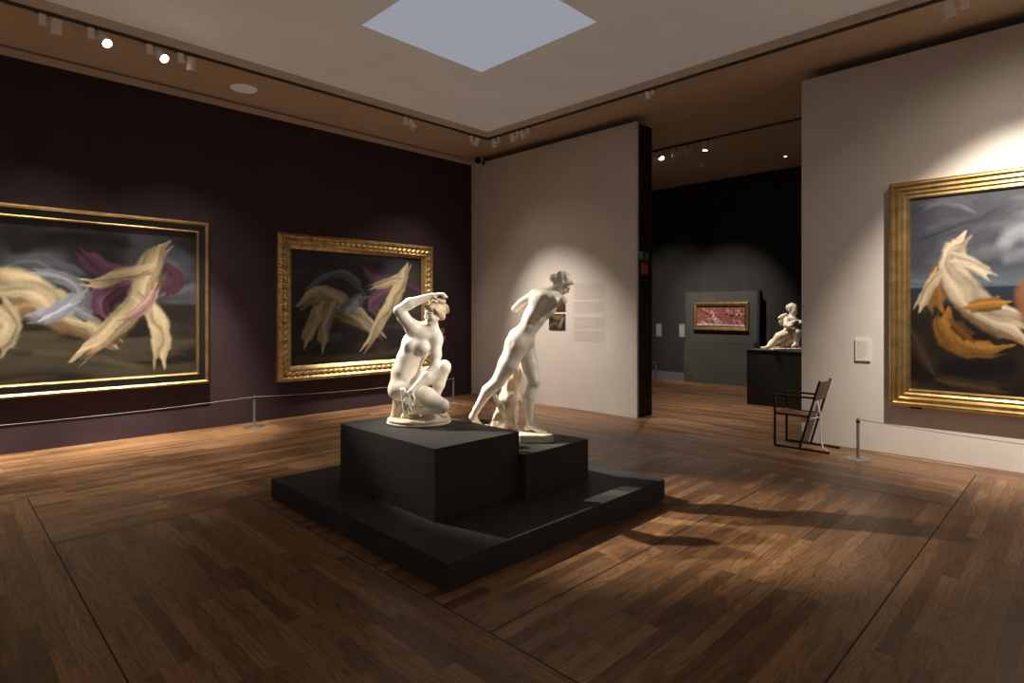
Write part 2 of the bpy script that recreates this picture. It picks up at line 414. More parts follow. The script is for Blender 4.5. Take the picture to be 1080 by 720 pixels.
CROUCH_BODY = [
    ('E',(-0.133,0.03,0.306),(0.132,0.15,0.115),(0,0,0),0.03),
    ('E',(-0.183,0.05,0.27),(0.09,0.12,0.085),(0,0,0),0.04),
    ('E',(-0.119,0.02,0.431),(0.128,0.118,0.12),(0,0,0),0.05),
    ('E',(-0.086,0.02,0.547),(0.115,0.1,0.11),(0,12,0),0.05),
    ('E',(-0.025,0.03,0.67),(0.135,0.098,0.135),(0,18,0),0.05),
    ('E',(0.037,0.03,0.769),(0.115,0.08,0.075),(0,25,0),0.05),
    ('C',(-0.048,-0.01,0.812),(0.129,0.02,0.728),0.056,0.056,0.04),
    ('C',(0.062,0.03,0.786),(0.113,0.02,0.877),0.056,0.046,0.03),
    ('C',(-0.025,0.0,0.82),(0.103,0.03,0.827),0.05,0.05,0.04),
    ('C',(0.103,0.03,0.819),(0.144,0.03,0.761),0.05,0.05,0.04),
    ('E',(-0.067,-0.052,0.679),(0.054,0.046,0.052),(0,0,0),0.04),
    ('E',(0.044,-0.056,0.65),(0.055,0.048,0.053),(0,0,0),0.04),
    ('E',(0.151,0,0.717),(0.052,0.055,0.058),(0,0,0),0.035),
    ('C',(0.152,0,0.705),(0.155,-0.05,0.593),0.047,0.045,0.03),
    ('C',(0.155,-0.05,0.593),(0.152,-0.09,0.499),0.045,0.038,0.02),
    ('C',(0.152,-0.09,0.499),(0.085,-0.13,0.422),0.04,0.041,0.02),
    ('C',(0.085,-0.13,0.422),(-0.027,-0.2,0.303),0.04,0.024,0.02),
    ('E',(-0.049,-0.2,0.268),(0.034,0.02,0.042),(0,25,0),0.015),
    ('C',(-0.042,-0.21,0.242),(-0.031,-0.222,0.2),0.0105,0.0095,0.006),
    ('C',(-0.031,-0.222,0.2),(-0.045,-0.215,0.167),0.0095,0.008,0.004),
    ('C',(-0.056,-0.212,0.238),(-0.051,-0.226,0.193),0.011,0.0095,0.006),
    ('C',(-0.051,-0.226,0.193),(-0.06,-0.218,0.16),0.0095,0.008,0.004),
    ('C',(-0.071,-0.21,0.242),(-0.071,-0.224,0.2),0.0105,0.0095,0.006),
    ('C',(-0.071,-0.224,0.2),(-0.076,-0.216,0.172),0.0095,0.008,0.004),
    ('C',(-0.083,-0.205,0.253),(-0.088,-0.217,0.219),0.0095,0.0085,0.006),
    ('C',(-0.088,-0.217,0.219),(-0.089,-0.212,0.195),0.0085,0.0075,0.004),
    ('C',(-0.026,-0.205,0.276),(-0.004,-0.22,0.243),0.0125,0.0105,0.008),
    ('C',(-0.004,-0.22,0.243),(-0.011,-0.225,0.216),0.0105,0.009,0.004),
    ('E',(-0.054,-0.02,0.825),(0.058,0.06,0.06),(0,0,0),0.04),
    ('C',(-0.062,-0.025,0.837),(-0.122,-0.055,0.911),0.056,0.053,0.03),
    ('C',(-0.122,-0.055,0.911),(-0.159,-0.08,0.972),0.052,0.042,0.02),
    ('C',(-0.159,-0.08,0.972),(-0.072,-0.06,1.033),0.043,0.047,0.02),
    ('C',(-0.072,-0.06,1.033),(0.111,-0.03,1.101),0.047,0.025,0.02),
    ('E',(0.147,-0.025,1.108),(0.042,0.034,0.017),(0,-8,0),0.015),
    ('C',(0.17,-0.045,1.113),(0.212,-0.05,1.112),0.0105,0.0095,0.006),
    ('C',(0.212,-0.05,1.112),(0.241,-0.045,1.087),0.0095,0.008,0.004),
    ('C',(0.173,-0.025,1.119),(0.217,-0.025,1.119),0.011,0.0095,0.006),
    ('C',(0.217,-0.025,1.119),(0.246,-0.022,1.088),0.0095,0.008,0.004),
    ('C',(0.17,-0.005,1.12),(0.211,0,1.12),0.0105,0.0095,0.006),
    ('C',(0.211,0,1.12),(0.239,0.002,1.092),0.0095,0.008,0.004),
    ('C',(0.162,0.012,1.115),(0.195,0.02,1.112),0.0095,0.0085,0.006),
    ('C',(0.195,0.02,1.112),(0.22,0.022,1.087),0.0085,0.0075,0.004),
    ('C',(0.134,-0.045,1.091),(0.168,-0.06,1.066),0.0125,0.0105,0.008),
    ('C',(0.168,-0.06,1.066),(0.2,-0.055,1.054),0.0105,0.009,0.004),
    ('C',(-0.09,-0.05,0.291),(0.081,-0.1,0.237),0.088,0.08,0.04),
    ('C',(0.081,-0.1,0.237),(0.222,-0.14,0.175),0.08,0.052,0.03),
    ('E',(0.227,-0.14,0.171),(0.048,0.05,0.052),(0,0,0),0.02),
    ('C',(0.213,-0.13,0.141),(0.064,-0.1,0.137),0.042,0.052,0.015),
    ('C',(0.064,-0.1,0.137),(-0.084,-0.04,0.11),0.052,0.034,0.015),
    ('C',(-0.084,-0.04,0.102),(-0.134,-0.03,0.051),0.036,0.022,0.015),
    ('C',(-0.095,0.12,0.294),(0.064,0.13,0.394),0.09,0.075,0.04),
    ('C',(0.064,0.13,0.394),(0.204,0.12,0.479),0.075,0.055,0.03),
    ('E',(0.212,0.11,0.472),(0.05,0.052,0.052),(0,0,0),0.025),
    ('C',(0.204,0.12,0.446),(0.157,0.13,0.318),0.05,0.05,0.02),
    ('C',(0.157,0.13,0.318),(0.095,0.15,0.129),0.05,0.032,0.02),
    ('C',(0.095,0.15,0.112),(0.17,0.09,0.072),0.036,0.03,0.02),
    ('C',(0.17,0.09,0.072),(0.227,0.03,0.067),0.028,0.02,0.015),
    ('C',(0.218,0.04,0.064),(0.255,0.005,0.061),0.012,0.01,0.006),
    ('C',(0.202,0.03,0.064),(0.235,-0.005,0.06),0.011,0.009,0.006),
    ('C',(0.19,0.025,0.063),(0.215,-0.01,0.057),0.01,0.009,0.006),
    ('-E',(0.001,-0.115,0.483),(0.009,0.02,0.011),(0,0,0),0.01),
    ('-C',(0.005,-0.085,0.596),(-0.022,-0.113,0.485),0.004,0.004,0.03),
    ('-C',(-0.051,-0.085,0.758),(-0.103,-0.07,0.724),0.006,0.006,0.02),
]

CROUCH_HEAD = [
    (0.128,0.0,0.96),
]

CROUCH_CLOTH = [
    ('C',(-0.106,-0.18,0.305),(-0.085,-0.19,0.207),0.024,0.022,0.01),
    ('C',(-0.085,-0.19,0.207),(-0.081,-0.19,0.112),0.022,0.02,0.008),
    ('C',(-0.08,-0.195,0.247),(-0.061,-0.195,0.125),0.015,0.013,0.004),
    ('C',(-0.059,-0.2,0.24),(-0.043,-0.2,0.145),0.014,0.011,0.004),
    ('C',(-0.043,-0.2,0.248),(-0.019,-0.2,0.177),0.013,0.009,0.004),
    ('C',(-0.116,-0.17,0.291),(-0.092,-0.17,0.14),0.014,0.016,0.01),
]

CROUCH_SUPPORT = [
    ('C',(-0.193,0.04,0.254),(-0.193,0.04,0.105),0.047,0.045,0.01),
    ('C',(-0.193,0.04,0.122),(-0.195,0.04,0.034),0.045,0.062,0.02),
]

CROUCH_ROCK = [
    ('E',(0.11,-0.05,0.055),(0.085,0.06,0.04),(0,5,0),0.01),
    ('E',(0.174,-0.07,0.042),(0.03,0.03,0.02),(0,0,0),0.015),
    ('E',(0.045,-0.08,0.04),(0.025,0.025,0.016),(0,0,0),0.012),
    ('C',(-0.076,-0.06,0.061),(-0.0,-0.05,0.065),0.018,0.018,0.006),
]

STRIDE_BODY = [
    ('E',(0.087,0,0.892),(0.125,0.135,0.105),(0,20,0),0.03),
    ('E',(0.03,-0.075,0.852),(0.088,0.085,0.095),(0,15,0),0.03),
    ('E',(0.053,0.06,0.863),(0.095,0.085,0.095),(0,15,0),0.03),
    ('E',(0.152,0,0.996),(0.088,0.115,0.1),(0,25,0),0.05),
    ('E',(0.209,0.0,1.092),(0.105,0.115,0.11),(0,35,0),0.05),
    ('E',(0.282,0,1.205),(0.135,0.12,0.12),(0,38,0),0.05),
    ('E',(0.322,0.0,1.274),(0.1,0.13,0.06),(0,30,0),0.04),
    ('C',(0.229,0.08,1.294),(0.404,-0.06,1.255),0.058,0.06,0.04),
    ('E',(0.261,0.0,1.239),(0.055,0.05,0.045),(0,30,0),0.04),
    ('C',(0.348,0.0,1.304),(0.426,0.0,1.365),0.056,0.047,0.03),
    ('C',(0.204,0.1,1.286),(0.089,0.14,1.215),0.055,0.044,0.03),
    ('C',(0.089,0.14,1.215),(0.036,0.16,1.166),0.044,0.04,0.01),
    ('C',(0.395,-0.07,1.255),(0.444,-0.14,1.237),0.055,0.046,0.03),
    ('C',(0.047,-0.07,0.835),(-0.034,-0.08,0.664),0.098,0.086,0.04),
    ('C',(-0.034,-0.08,0.664),(-0.12,-0.06,0.521),0.086,0.06,0.03),
    ('E',(-0.109,-0.07,0.513),(0.052,0.052,0.055),(0,0,0),0.02),
    ('C',(-0.133,-0.06,0.503),(-0.221,-0.02,0.416),0.055,0.056,0.02),
    ('C',(-0.221,-0.02,0.416),(-0.323,0.03,0.244),0.054,0.032,0.02),
    ('C',(-0.329,0.03,0.235),(-0.36,0.05,0.166),0.032,0.033,0.02),
    ('C',(-0.36,0.05,0.166),(-0.313,0.07,0.089),0.033,0.027,0.02),
    ('C',(-0.317,0.07,0.092),(-0.246,0.065,0.062),0.027,0.014,0.015),
    ('C',(0.123,0.07,0.809),(0.161,0.02,0.638),0.094,0.077,0.04),
    ('C',(0.161,0.02,0.638),(0.198,-0.05,0.507),0.075,0.052,0.03),
    ('E',(0.208,-0.06,0.497),(0.044,0.05,0.052),(0,0,0),0.02),
    ('C',(0.189,-0.05,0.472),(0.156,-0.07,0.363),0.048,0.057,0.02),
    ('C',(0.156,-0.07,0.363),(0.158,-0.13,0.151),0.054,0.03,0.02),
    ('E',(0.14,-0.13,0.096),(0.035,0.034,0.032),(0,0,0),0.02),
    ('C',(0.165,-0.14,0.128),(0.236,-0.17,0.092),0.034,0.03,0.02),
    ('C',(0.236,-0.17,0.092),(0.31,-0.2,0.073),0.03,0.017,0.015),
    ('C',(0.292,-0.215,0.08),(0.341,-0.225,0.065),0.013,0.01,0.006),
    ('C',(0.293,-0.195,0.078),(0.338,-0.2,0.064),0.012,0.01,0.006),
    ('C',(0.286,-0.178,0.076),(0.328,-0.18,0.063),0.011,0.009,0.006),
    ('C',(0.278,-0.165,0.074),(0.312,-0.165,0.062),0.011,0.009,0.006),
    ('-C',(0.17,-0.115,1.033),(0.289,-0.125,1.254),0.006,0.006,0.04),
    ('-E',(-0.021,-0.185,0.867),(0.02,0.02,0.03),(0,0,0),0.04),
    ('-C',(0.196,-0.1,0.478),(0.175,-0.1,0.495),0.008,0.006,0.02),
]

STRIDE_HEAD = [
    (0.469,0.0,1.4),
]

STRIDE_TRUNK = [
    ('C',(0.035,0.1,0.613),(-0.018,0.08,0.368),0.055,0.085,0.03),
    ('C',(-0.018,0.08,0.368),(-0.079,0.05,0.065),0.085,0.125,0.03),
    ('C',(-0.078,-0.02,0.174),(-0.173,-0.02,0.07),0.05,0.05,0.04),
    ('C',(-0.043,0.0,0.17),(0.017,-0.03,0.063),0.05,0.045,0.04),
    ('C',(-0.16,-0.04,0.367),(-0.121,-0.05,0.317),0.02,0.026,0.012),
    ('C',(-0.121,-0.05,0.317),(-0.06,-0.06,0.216),0.026,0.03,0.02),
    ('C',(-0.06,-0.06,0.216),(-0.06,-0.07,0.097),0.03,0.035,0.02),
]

CHILD_BODY = [
    ('C',(0.11,0,0.275),(0.127,0,0.512),0.13,0.11,0.05),
    ('C',(0.129,0,0.546),(0.129,0,0.631),0.06,0.055,0.03),
    ('C',(0.02,-0.03,0.53),(-0.039,-0.12,0.43),0.055,0.045,0.03),
    ('C',(-0.039,-0.12,0.43),(0.073,-0.2,0.49),0.045,0.036,0.02),
    ('E',(0.106,-0.2,0.502),(0.045,0.03,0.03),(0,0,0),0.015),
    ('C',(0.211,-0.02,0.529),(0.221,-0.12,0.464),0.055,0.048,0.03),
    ('C',(0.221,-0.12,0.464),(0.006,-0.2,0.424),0.046,0.036,0.02),
    ('E',(-0.027,-0.2,0.415),(0.042,0.03,0.03),(0,0,0),0.015),
    ('C',(0.058,-0.02,0.275),(-0.171,-0.15,0.222),0.11,0.085,0.04),
    ('C',(-0.171,-0.15,0.222),(-0.308,-0.12,0.078),0.075,0.05,0.03),
    ('C',(-0.308,-0.12,0.078),(-0.396,-0.15,0.041),0.042,0.025,0.02),
    ('C',(0.146,-0.05,0.293),(0.123,-0.2,0.299),0.09,0.075,0.03),
    ('C',(0.123,-0.2,0.299),(0.106,-0.2,0.116),0.065,0.045,0.02),
    ('C',(0.106,-0.2,0.107),(0.001,-0.28,0.07),0.04,0.025,0.02),
]

CHILD_WING = [
    ('E',(0.013,0.1,0.545),(0.09,0.035,0.085),(0,-20,0),0.02),
    ('E',(-0.016,0.12,0.51),(0.035,0.025,0.085),(0,8,0),0.02),
    ('E',(0.055,0.1,0.588),(0.07,0.03,0.05),(0,-10,0),0.02),
]

CHILD_HAIR = [
    ('E',(0.128,0.02,0.738),(0.098,0.095,0.088),(0,0,0),0.02),
]

CHILD_DRAPE = [
    ('C',(0.064,-0.08,0.21),(-0.226,-0.05,0.124),0.09,0.07,0.03),
    ('C',(-0.226,-0.05,0.124),(-0.344,-0.05,0.031),0.06,0.035,0.03),
    ('C',(-0.037,-0.15,0.146),(-0.104,-0.15,0.046),0.05,0.05,0.02),
    ('C',(0.095,-0.05,0.175),(0.112,-0.05,0.04),0.07,0.08,0.03),
]
PAINT_LONG = [
    ((60,55,52),0.8,0,[(1.099,1.769,0.153),(1.534,1.662,0.137),(2.01,1.653,0.12)]),
    ((84,86,96),0.8,0,[(2.875,1.941,0.13),(2.646,1.791,0.102),(2.994,1.558,0.118)]),
    ((96,98,110),0.9,0,[(2.319,1.208,0.099),(2.646,1.092,0.064),(3.054,1.18,0.079)]),
    ((40,34,28),0.8,0,[(1.183,1.589,0.088),(1.534,1.754,0.092),(1.863,1.784,0.106),(2.214,1.754,0.098)]),
    ((78,70,56),0.8,0,[(1.017,0.189,0.108),(1.534,0.209,0.114),(2.111,0.087,0.097),(2.994,0.076,0.079)]),
    ((92,84,64),0.9,0,[(1.355,0.367,0.056),(2.01,0.239,0.06),(2.426,0.115,0.05)]),
    ((96,100,108),0.35,1,[(1.017,1.338,0.054),(1.183,1.435,0.077),(1.399,1.437,0.09),(1.672,1.349,0.093),(1.834,1.192,0.106)]),
    ((140,144,152),0.3,1,[(1.338,1.321,0.056),(1.552,1.274,0.08),(1.738,1.165,0.093),(1.795,1.003,0.094),(1.626,0.862,0.104)]),
    ((84,48,66),0.3,1,[(2.535,1.517,0.076),(2.737,1.401,0.103),(2.829,1.251,0.103),(2.668,1.067,0.089)]),
    ((128,84,112),0.3,1,[(1.776,1.588,0.07),(1.892,1.478,0.119),(2.071,1.381,0.109),(2.276,1.379,0.098),(2.491,1.515,0.088)]),
    ((128,84,112),0.3,1,[(2.426,1.311,0.1),(2.152,1.202,0.122),(1.97,1.077,0.107),(1.951,0.91,0.107),(2.03,0.742,0.096)]),
    ((84,48,66),0.3,1,[(2.256,1.181,0.074),(2.05,0.958,0.072),(2.111,0.765,0.061)]),
    ((150,120,84),0.35,1,[(1.017,0.926,0.152),(1.303,0.884,0.134),(1.57,0.747,0.126),(1.814,0.603,0.106),(2.091,0.403,0.085)]),
    ((206,186,150),0.3,1,[(0.825,1.094,0.191),(1.066,1.188,0.196),(1.286,1.14,0.167),(1.516,0.976,0.148),(1.757,0.78,0.129),(1.99,0.575,0.108),(2.152,0.425,0.097)]),
    ((206,186,150),0.3,1,[(1.017,0.926,0.13),(1.099,0.686,0.12),(0.984,0.385,0.13)]),
    ((140,144,152),0.3,1,[(1.303,0.794,0.089),(1.48,0.827,0.102),(1.663,0.954,0.104),(1.834,1.097,0.094)]),
    ((176,180,190),0.3,1,[(1.408,0.748,0.056),(1.589,0.838,0.069),(1.757,0.979,0.058)]),
    ((140,144,152),0.3,1,[(1.719,0.885,0.07),(1.892,0.779,0.083)]),
    ((150,120,84),0.35,1,[(2.579,1.419,0.164),(2.447,1.062,0.15),(2.193,0.667,0.134),(1.892,0.364,0.107)]),
    ((222,200,158),0.28,1,[(2.737,1.76,0.077),(2.579,1.596,0.126),(2.469,1.288,0.15),(2.383,0.987,0.149),(2.152,0.692,0.134),(1.931,0.481,0.119),(1.719,0.256,0.105)]),
    ((222,200,158),0.3,1,[(2.535,1.417,0.101),(2.193,1.338,0.085),(1.97,1.22,0.072),(1.795,1.237,0.07)]),
    ((222,200,158),0.3,1,[(2.383,1.061,0.099),(2.568,0.837,0.114),(2.657,0.557,0.115),(2.646,0.15,0.127)]),
    ((200,158,148),0.35,1,[(2.193,0.74,0.049),(2.383,0.838,0.074),(2.535,1.014,0.063),(2.623,1.218,0.051)])]

PAINT_CARVED = [
    ((46,50,66),0.9,0,[(0.185,1.701,0.12),(0.673,1.795,0.125),(1.571,1.625,0.133),(2.38,1.669,0.14)]),
    ((44,36,28),0.8,0,[(0.185,1.28,0.15),(1.018,1.564,0.16),(1.571,1.659,0.133)]),
    ((60,46,34),0.9,0,[(2.38,1.494,0.14),(1.571,1.326,0.1)]),
    ((66,58,46),0.9,0,[(0.108,0.084,0.09),(1.018,0.063,0.08),(2.38,0.161,0.07)]),
    ((96,100,108),0.35,1,[(0.28,1.223,0.06),(0.572,1.417,0.077),(0.913,1.479,0.079),(1.161,1.313,0.097),(1.307,1.122,0.098)]),
    ((104,68,91),0.3,1,[(1.307,1.611,0.081),(1.457,1.471,0.115),(1.648,1.396,0.117),(1.924,1.474,0.085)]),
    ((104,68,91),0.3,1,[(1.884,1.269,0.102),(1.648,1.179,0.117),(1.475,1.01,0.115),(1.571,0.779,0.1)]),
    ((68,39,54),0.3,1,[(2.211,1.383,0.087),(2.509,1.216,0.106)]),
    ((122,98,68),0.3,1,[(0.441,0.922,0.138),(0.809,0.861,0.126),(1.234,0.667,0.114),(1.648,0.461,0.083)]),
    ((168,152,122),0.3,1,[(0.154,0.95,0.09),(0.376,1.104,0.137),(0.673,1.11,0.156),(1.018,0.925,0.144),(1.344,0.698,0.114),(1.686,0.393,0.1)]),
    ((168,152,122),0.3,1,[(0.506,0.953,0.123),(0.344,0.617,0.106),(0.217,0.318,0.105)]),
    ((168,152,122),0.3,1,[(0.706,0.954,0.109),(0.572,0.582,0.108),(0.539,0.244,0.108)]),
    ((114,118,124),0.3,1,[(0.843,0.877,0.095),(1.054,0.989,0.112),(1.344,1.106,0.098)]),
    ((150,156,166),0.3,1,[(0.947,0.861,0.064),(1.197,1.007,0.065)]),
    ((182,164,129),0.3,1,[(2.211,1.695,0.087),(2.066,1.446,0.137),(1.924,1.134,0.136),(1.686,0.795,0.117),(1.494,0.465,0.099),(1.27,0.178,0.081)]),
    ((182,164,129),0.3,1,[(2.045,1.48,0.086),(1.725,1.348,0.084),(1.419,1.256,0.066)])]

PAINT_SEA = [
    ((104,104,112),0.9,1,[(0.138,2.057,0.085),(0.352,2.113,0.083),(0.596,1.98,0.06)]),
    ((70,72,80),0.9,1,[(0.094,1.744,0.106),(0.435,1.815,0.082),(0.828,2.02,0.078)]),
    ((150,152,158),0.7,0,[(0.828,1.599,0.088),(0.917,1.708,0.107),(1.047,1.715,0.134)]),
    ((120,124,132),0.7,0,[(0.858,1.46,0.078),(1.004,1.488,0.086)]),
    ((112,118,126),0.8,0,[(0.004,1.247,0.032),(0.828,1.197,0.029)]),
    ((38,30,22),0.5,0,[(-0.041,0.892,0.097),(0.138,0.734,0.148),(0.352,0.324,0.259),(0.752,0.201,0.277),(1.118,0.278,0.284)]),
    ((70,52,36),0.7,1,[(0.022,0.656,0.064),(0.111,0.446,0.085),(0.225,0.2,0.073)]),
    ((84,62,40),0.8,1,[(0.267,0.162,0.073),(0.516,0.101,0.081),(0.828,0.09,0.078)]),
    ((20,15,12),0.6,0,[(0.352,0.293,0.103),(0.828,0.344,0.118)]),
    ((150,104,44),0.3,1,[(0.25,1.416,0.063),(0.216,1.187,0.084),(0.267,0.934,0.094)]),
    ((164,112,46),0.3,1,[(0.335,0.893,0.093),(0.335,0.665,0.114),(0.468,0.525,0.102),(0.706,0.495,0.089),(0.873,0.542,0.078)]),
    ((110,70,28),0.35,1,[(0.385,0.79,0.072),(0.548,0.589,0.071)]),
    ((160,126,92),0.35,1,[(0.352,1.348,0.124),(0.516,1.015,0.132),(0.752,0.774,0.119),(1.004,0.586,0.096)]),
    ((214,194,164),0.28,1,[(0.5,1.727,0.061),(0.402,1.592,0.103),(0.385,1.408,0.124),(0.451,1.2,0.143),(0.58,1.014,0.131),(0.752,0.854,0.119),(1.047,0.626,0.105)]),
    ((220,202,174),0.3,1,[(0.418,1.488,0.082),(0.564,1.418,0.071),(0.706,1.271,0.08)]),
    ((206,184,150),0.3,1,[(0.267,1.373,0.063),(0.181,1.167,0.063),(0.076,0.935,0.064)]),
    ((214,194,164),0.3,1,[(0.675,0.953,0.09),(0.858,0.893,0.078),(1.061,0.741,0.076)]),
    ((176,124,52),0.3,1,[(0.516,0.954,0.061),(0.675,0.983,0.08),(0.828,1.011,0.069)]),
    ((150,98,60),0.5,0,[(1.076,1.255,0.095),(0.99,1.086,0.106),(1.019,0.893,0.105),(1.076,0.703,0.086)])]
# ------------------------------------------------------------------ the room
def slab(name, boxes, mats):
    mb = MB()
    for bx in boxes: mb.box(bx[0], bx[1], bx[2] if len(bx) > 2 else 0)
    return structure(mb.build(name, mats))

# floor: fields of boards laid two ways, parted by dark joints
fl = MB()
def field(x0, y0, x1, y1, mi): fl.quad((x0, y0, 0), (x1, y0, 0), (x1, y1, 0), (x0, y1, 0), mi)
def jx(y, x0, x1, w=.008): fl.box((x0, y - w/2, -.01), (x1, y + w/2, .0006), 2)
def jy(x, y0, y1, w=.008): fl.box((x - w/2, y0, -.01), (x + w/2, y1, .0006), 2)
XA, XB_, XC_, XD = .635, 2.048, 6.15, 7.52
YA, YB, YC, YD = 6.69, 5.23, 2.205, .845
field(-4, YA, XA, 9.13, 0); field(XA, YB, XC_, 9.13, 0)
field(-4, -5, XA, YA, 1); field(XA, -5, XB_, YB, 1)
field(XB_, YD, XC_, YB, 0); field(XB_, -5, XD, YD, 0)
field(XC_, YD, XD, 9.13, 1); field(XD, -5, 13.3, 9.13, 1)
jy(XA, -5, YA); jx(YB, XA, XB_, .006); jy(XB_, -5, YB); jx(YC, XB_, XC_, .009); jx(YD, XB_, XD); jx(YA, -4, XA, .006)
jy(XC_, YD, YC, .004)
structure(fl.build('floor', [M['wood_x'], M['wood_y'], M['joint']]))

slab('wall_left', [((-4, Y_LEFT, 0), (X_CREAM + .44, Y_LEFT + .2, Z_WALL))], M['purple'])
slab('trim_1', [((-4, Y_LEFT - .004, Z_WALL), (X_CREAM + .44, Y_LEFT + .2, Z_WALL + .095))], M['soffit'])
slab('wall_center', [((X_CREAM, 5.03, 0), (X_CREAM + .05, Y_LEFT, Z_WALL), 0), ((X_CREAM, 8.62, Z_WALL), (X_CREAM + .05, Y_LEFT, Z_SOFFIT), 0),
                     ((X_CREAM + .05, 5.032, 0), (X_CREAM + .44, Y_LEFT, Z_WALL - .02), 1)], [M['cream'], M['pier']])
slab('wall_right', [((X_RIGHT, -5, 0), (X_RIGHT + .06, 2.66, Z_WALL), 0), ((X_RIGHT + .06, -5, 0), (X_RIGHT + .40, 2.655, Z_WALL - .02), 1)], [M['cream'], M['pier']])
# far gallery
slab('wall_back', [((X_BACK, -1, 0), (X_BACK + .2, 9.13, Z_SOFFIT))], M['darkwall'])
slab('wall_far_left', [((X_CREAM + .44, 8.93, 0), (X_BACK, 9.13, Z_SOFFIT))], M['darkwall'])
slab('wall_far_right', [((X_RIGHT + .4, -1.2, 0), (X_BACK + .2, -1, Z_SOFFIT))], M['darkwall'])
slab('baseboard_back', [((X_BACK - .03, 6.97, 0), (X_BACK, 8.93, .17))], M['skirting'])

# soffit round a raised plaster tray with added glow, and the grooved ceiling of the far gallery
ce = MB()
TH = .10
ce.box((-4, TRAY_Y, Z_SOFFIT), (TRAY_X + 0, Y_LEFT + .2, Z_SOFFIT + TH), 1)
for xa, xb in ((TRAY_X, 8.645), (8.66, 9.985), (10.0, 13.25)):
    ce.box((xa, -5, Z_SOFFIT), (xb, Y_LEFT + .2, Z_SOFFIT + TH), 1)
for xg in (8.645, 9.985): ce.box((xg, -5, Z_SOFFIT + .03), (xg + .015, Y_LEFT + .2, Z_SOFFIT + TH), 2)
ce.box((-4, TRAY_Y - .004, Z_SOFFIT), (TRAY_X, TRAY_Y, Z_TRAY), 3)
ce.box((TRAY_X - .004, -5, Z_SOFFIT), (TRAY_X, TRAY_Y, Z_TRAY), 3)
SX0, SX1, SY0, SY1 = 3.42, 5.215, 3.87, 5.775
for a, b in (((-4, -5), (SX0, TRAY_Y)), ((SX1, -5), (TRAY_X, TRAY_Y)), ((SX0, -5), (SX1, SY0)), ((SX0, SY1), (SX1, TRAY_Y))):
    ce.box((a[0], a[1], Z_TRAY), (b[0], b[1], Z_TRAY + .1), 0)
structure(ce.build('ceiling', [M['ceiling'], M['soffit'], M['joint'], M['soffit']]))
tag(MB().box((SX0, SY0, Z_TRAY + .004), (SX1, SY1, Z_TRAY + .05)).build('ceiling_light_panel', M['sky_panel']),
    'large square pale blue luminous panel in the middle of the ceiling', 'ceiling light')

# ------------------------------------------------------------------ plinth: low platform carrying a stepped block
pl = thing('display_plinth', 'wide black stepped plinth carrying the two large marble statues', 'plinth', (3.38, 3.92, 0))
def pbox(name, a, b, m, bev=.003):
    o = (3.38, 3.92, 0)
    return MB().box([a[i] - o[i] for i in range(3)], [b[i] - o[i] for i in range(3)]).build(name, m, pl, bevel=bev)
pbox('kick_strip', (2.175, 2.695, 0), (4.585, 5.155, .012), M['plinth_edge'], 0)
pbox('platform', (2.16, 2.68, .012), (4.60, 5.17, .175), M['plinth'])
pbox('tall_block', (2.52, 3.27, .175), (3.365, 4.60, .69), M['plinth'])
pbox('low_block', (3.365, 3.20, .175), (4.18, 4.60, .515), M['plinth'])

# ------------------------------------------------------------------ far gallery furniture
fp = thing('relief_backing_panel', 'dark grey boxed-out panel behind the framed red relief', 'wall panel', (12.8, 6.08, 0))
MB().box((0, -.89, 0), (.248, .86, .94)).build('lower_panel', M['panelwall'], fp)
MB().box((.004, -.89, .945), (.248, .82, 2.12)).build('upper_panel', M['panelwall'], fp)
MB().box((-.02, -.945, .9), (.03, -.892, 2.10)).box((-.03, -.892, .88), (-.003, -.82, .99)).build('edge_post', M['pier'], fp)
cp = thing('statue_pedestal', 'tall black pedestal under the small winged child statue', 'pedestal', (10.88, 3.75, 0))
MB().box((-.48, -.95, 0), (.48, .66, .965)).build('body', M['pier'], cp, bevel=.004)
MB().box((-.49, -.96, .965), (.49, .67, .985)).build('top_slab', M['plinth'], cp, bevel=.003)

# ------------------------------------------------------------------ paintings
def hash2(ix, iy, seed):
    a = np.sin(ix * 127.1 + iy * 311.7 + seed * 74.7) * 43758.5453
    return a - np.floor(a)
def vnoise(x, y, seed):
    ix, iy = np.floor(x), np.floor(y); fx, fy = x - ix, y - iy
    fx = fx*fx*(3-2*fx); fy = fy*fy*(3-2*fy)
    return (hash2(ix, iy, seed)*(1-fx) + hash2(ix+1, iy, seed)*fx)*(1-fy) + (hash2(ix, iy+1, seed)*(1-fx) + hash2(ix+1, iy+1, seed)*fx)*fy
def fbm(x, y, seed, o=4):
    s = 0; a = .5
    for i in range(o): s = s + a * vnoise(x * 2**i, y * 2**i, seed + i); a *= .5
    return s / (1 - .5**o)
def mix(a, b, t): return a * (1 - t[..., None]) + b * t[..., None]
def lin(c): return np.array(srgb(*c))
def sstep(a, b, x):
    t = np.clip((x - a) / (b - a), 0, 1); return t*t*(3-2*t)

def smooth_line(pts, k=4):
    if len(pts) < 3: return pts
    P = np.array([pts[0]] + list(pts) + [pts[-1]]); out = []
    for a, b, c, d in zip(P[:-3], P[1:-2], P[2:-1], P[3:]):
        for u in np.arange(k) / k:
            out.append(tuple(.5 * (2*b + (c-a)*u + (2*a - 5*b + 4*c - d)*u*u + (3*b - a - 3*c + d)*u**3)))
    return out + [tuple(P[-1])]

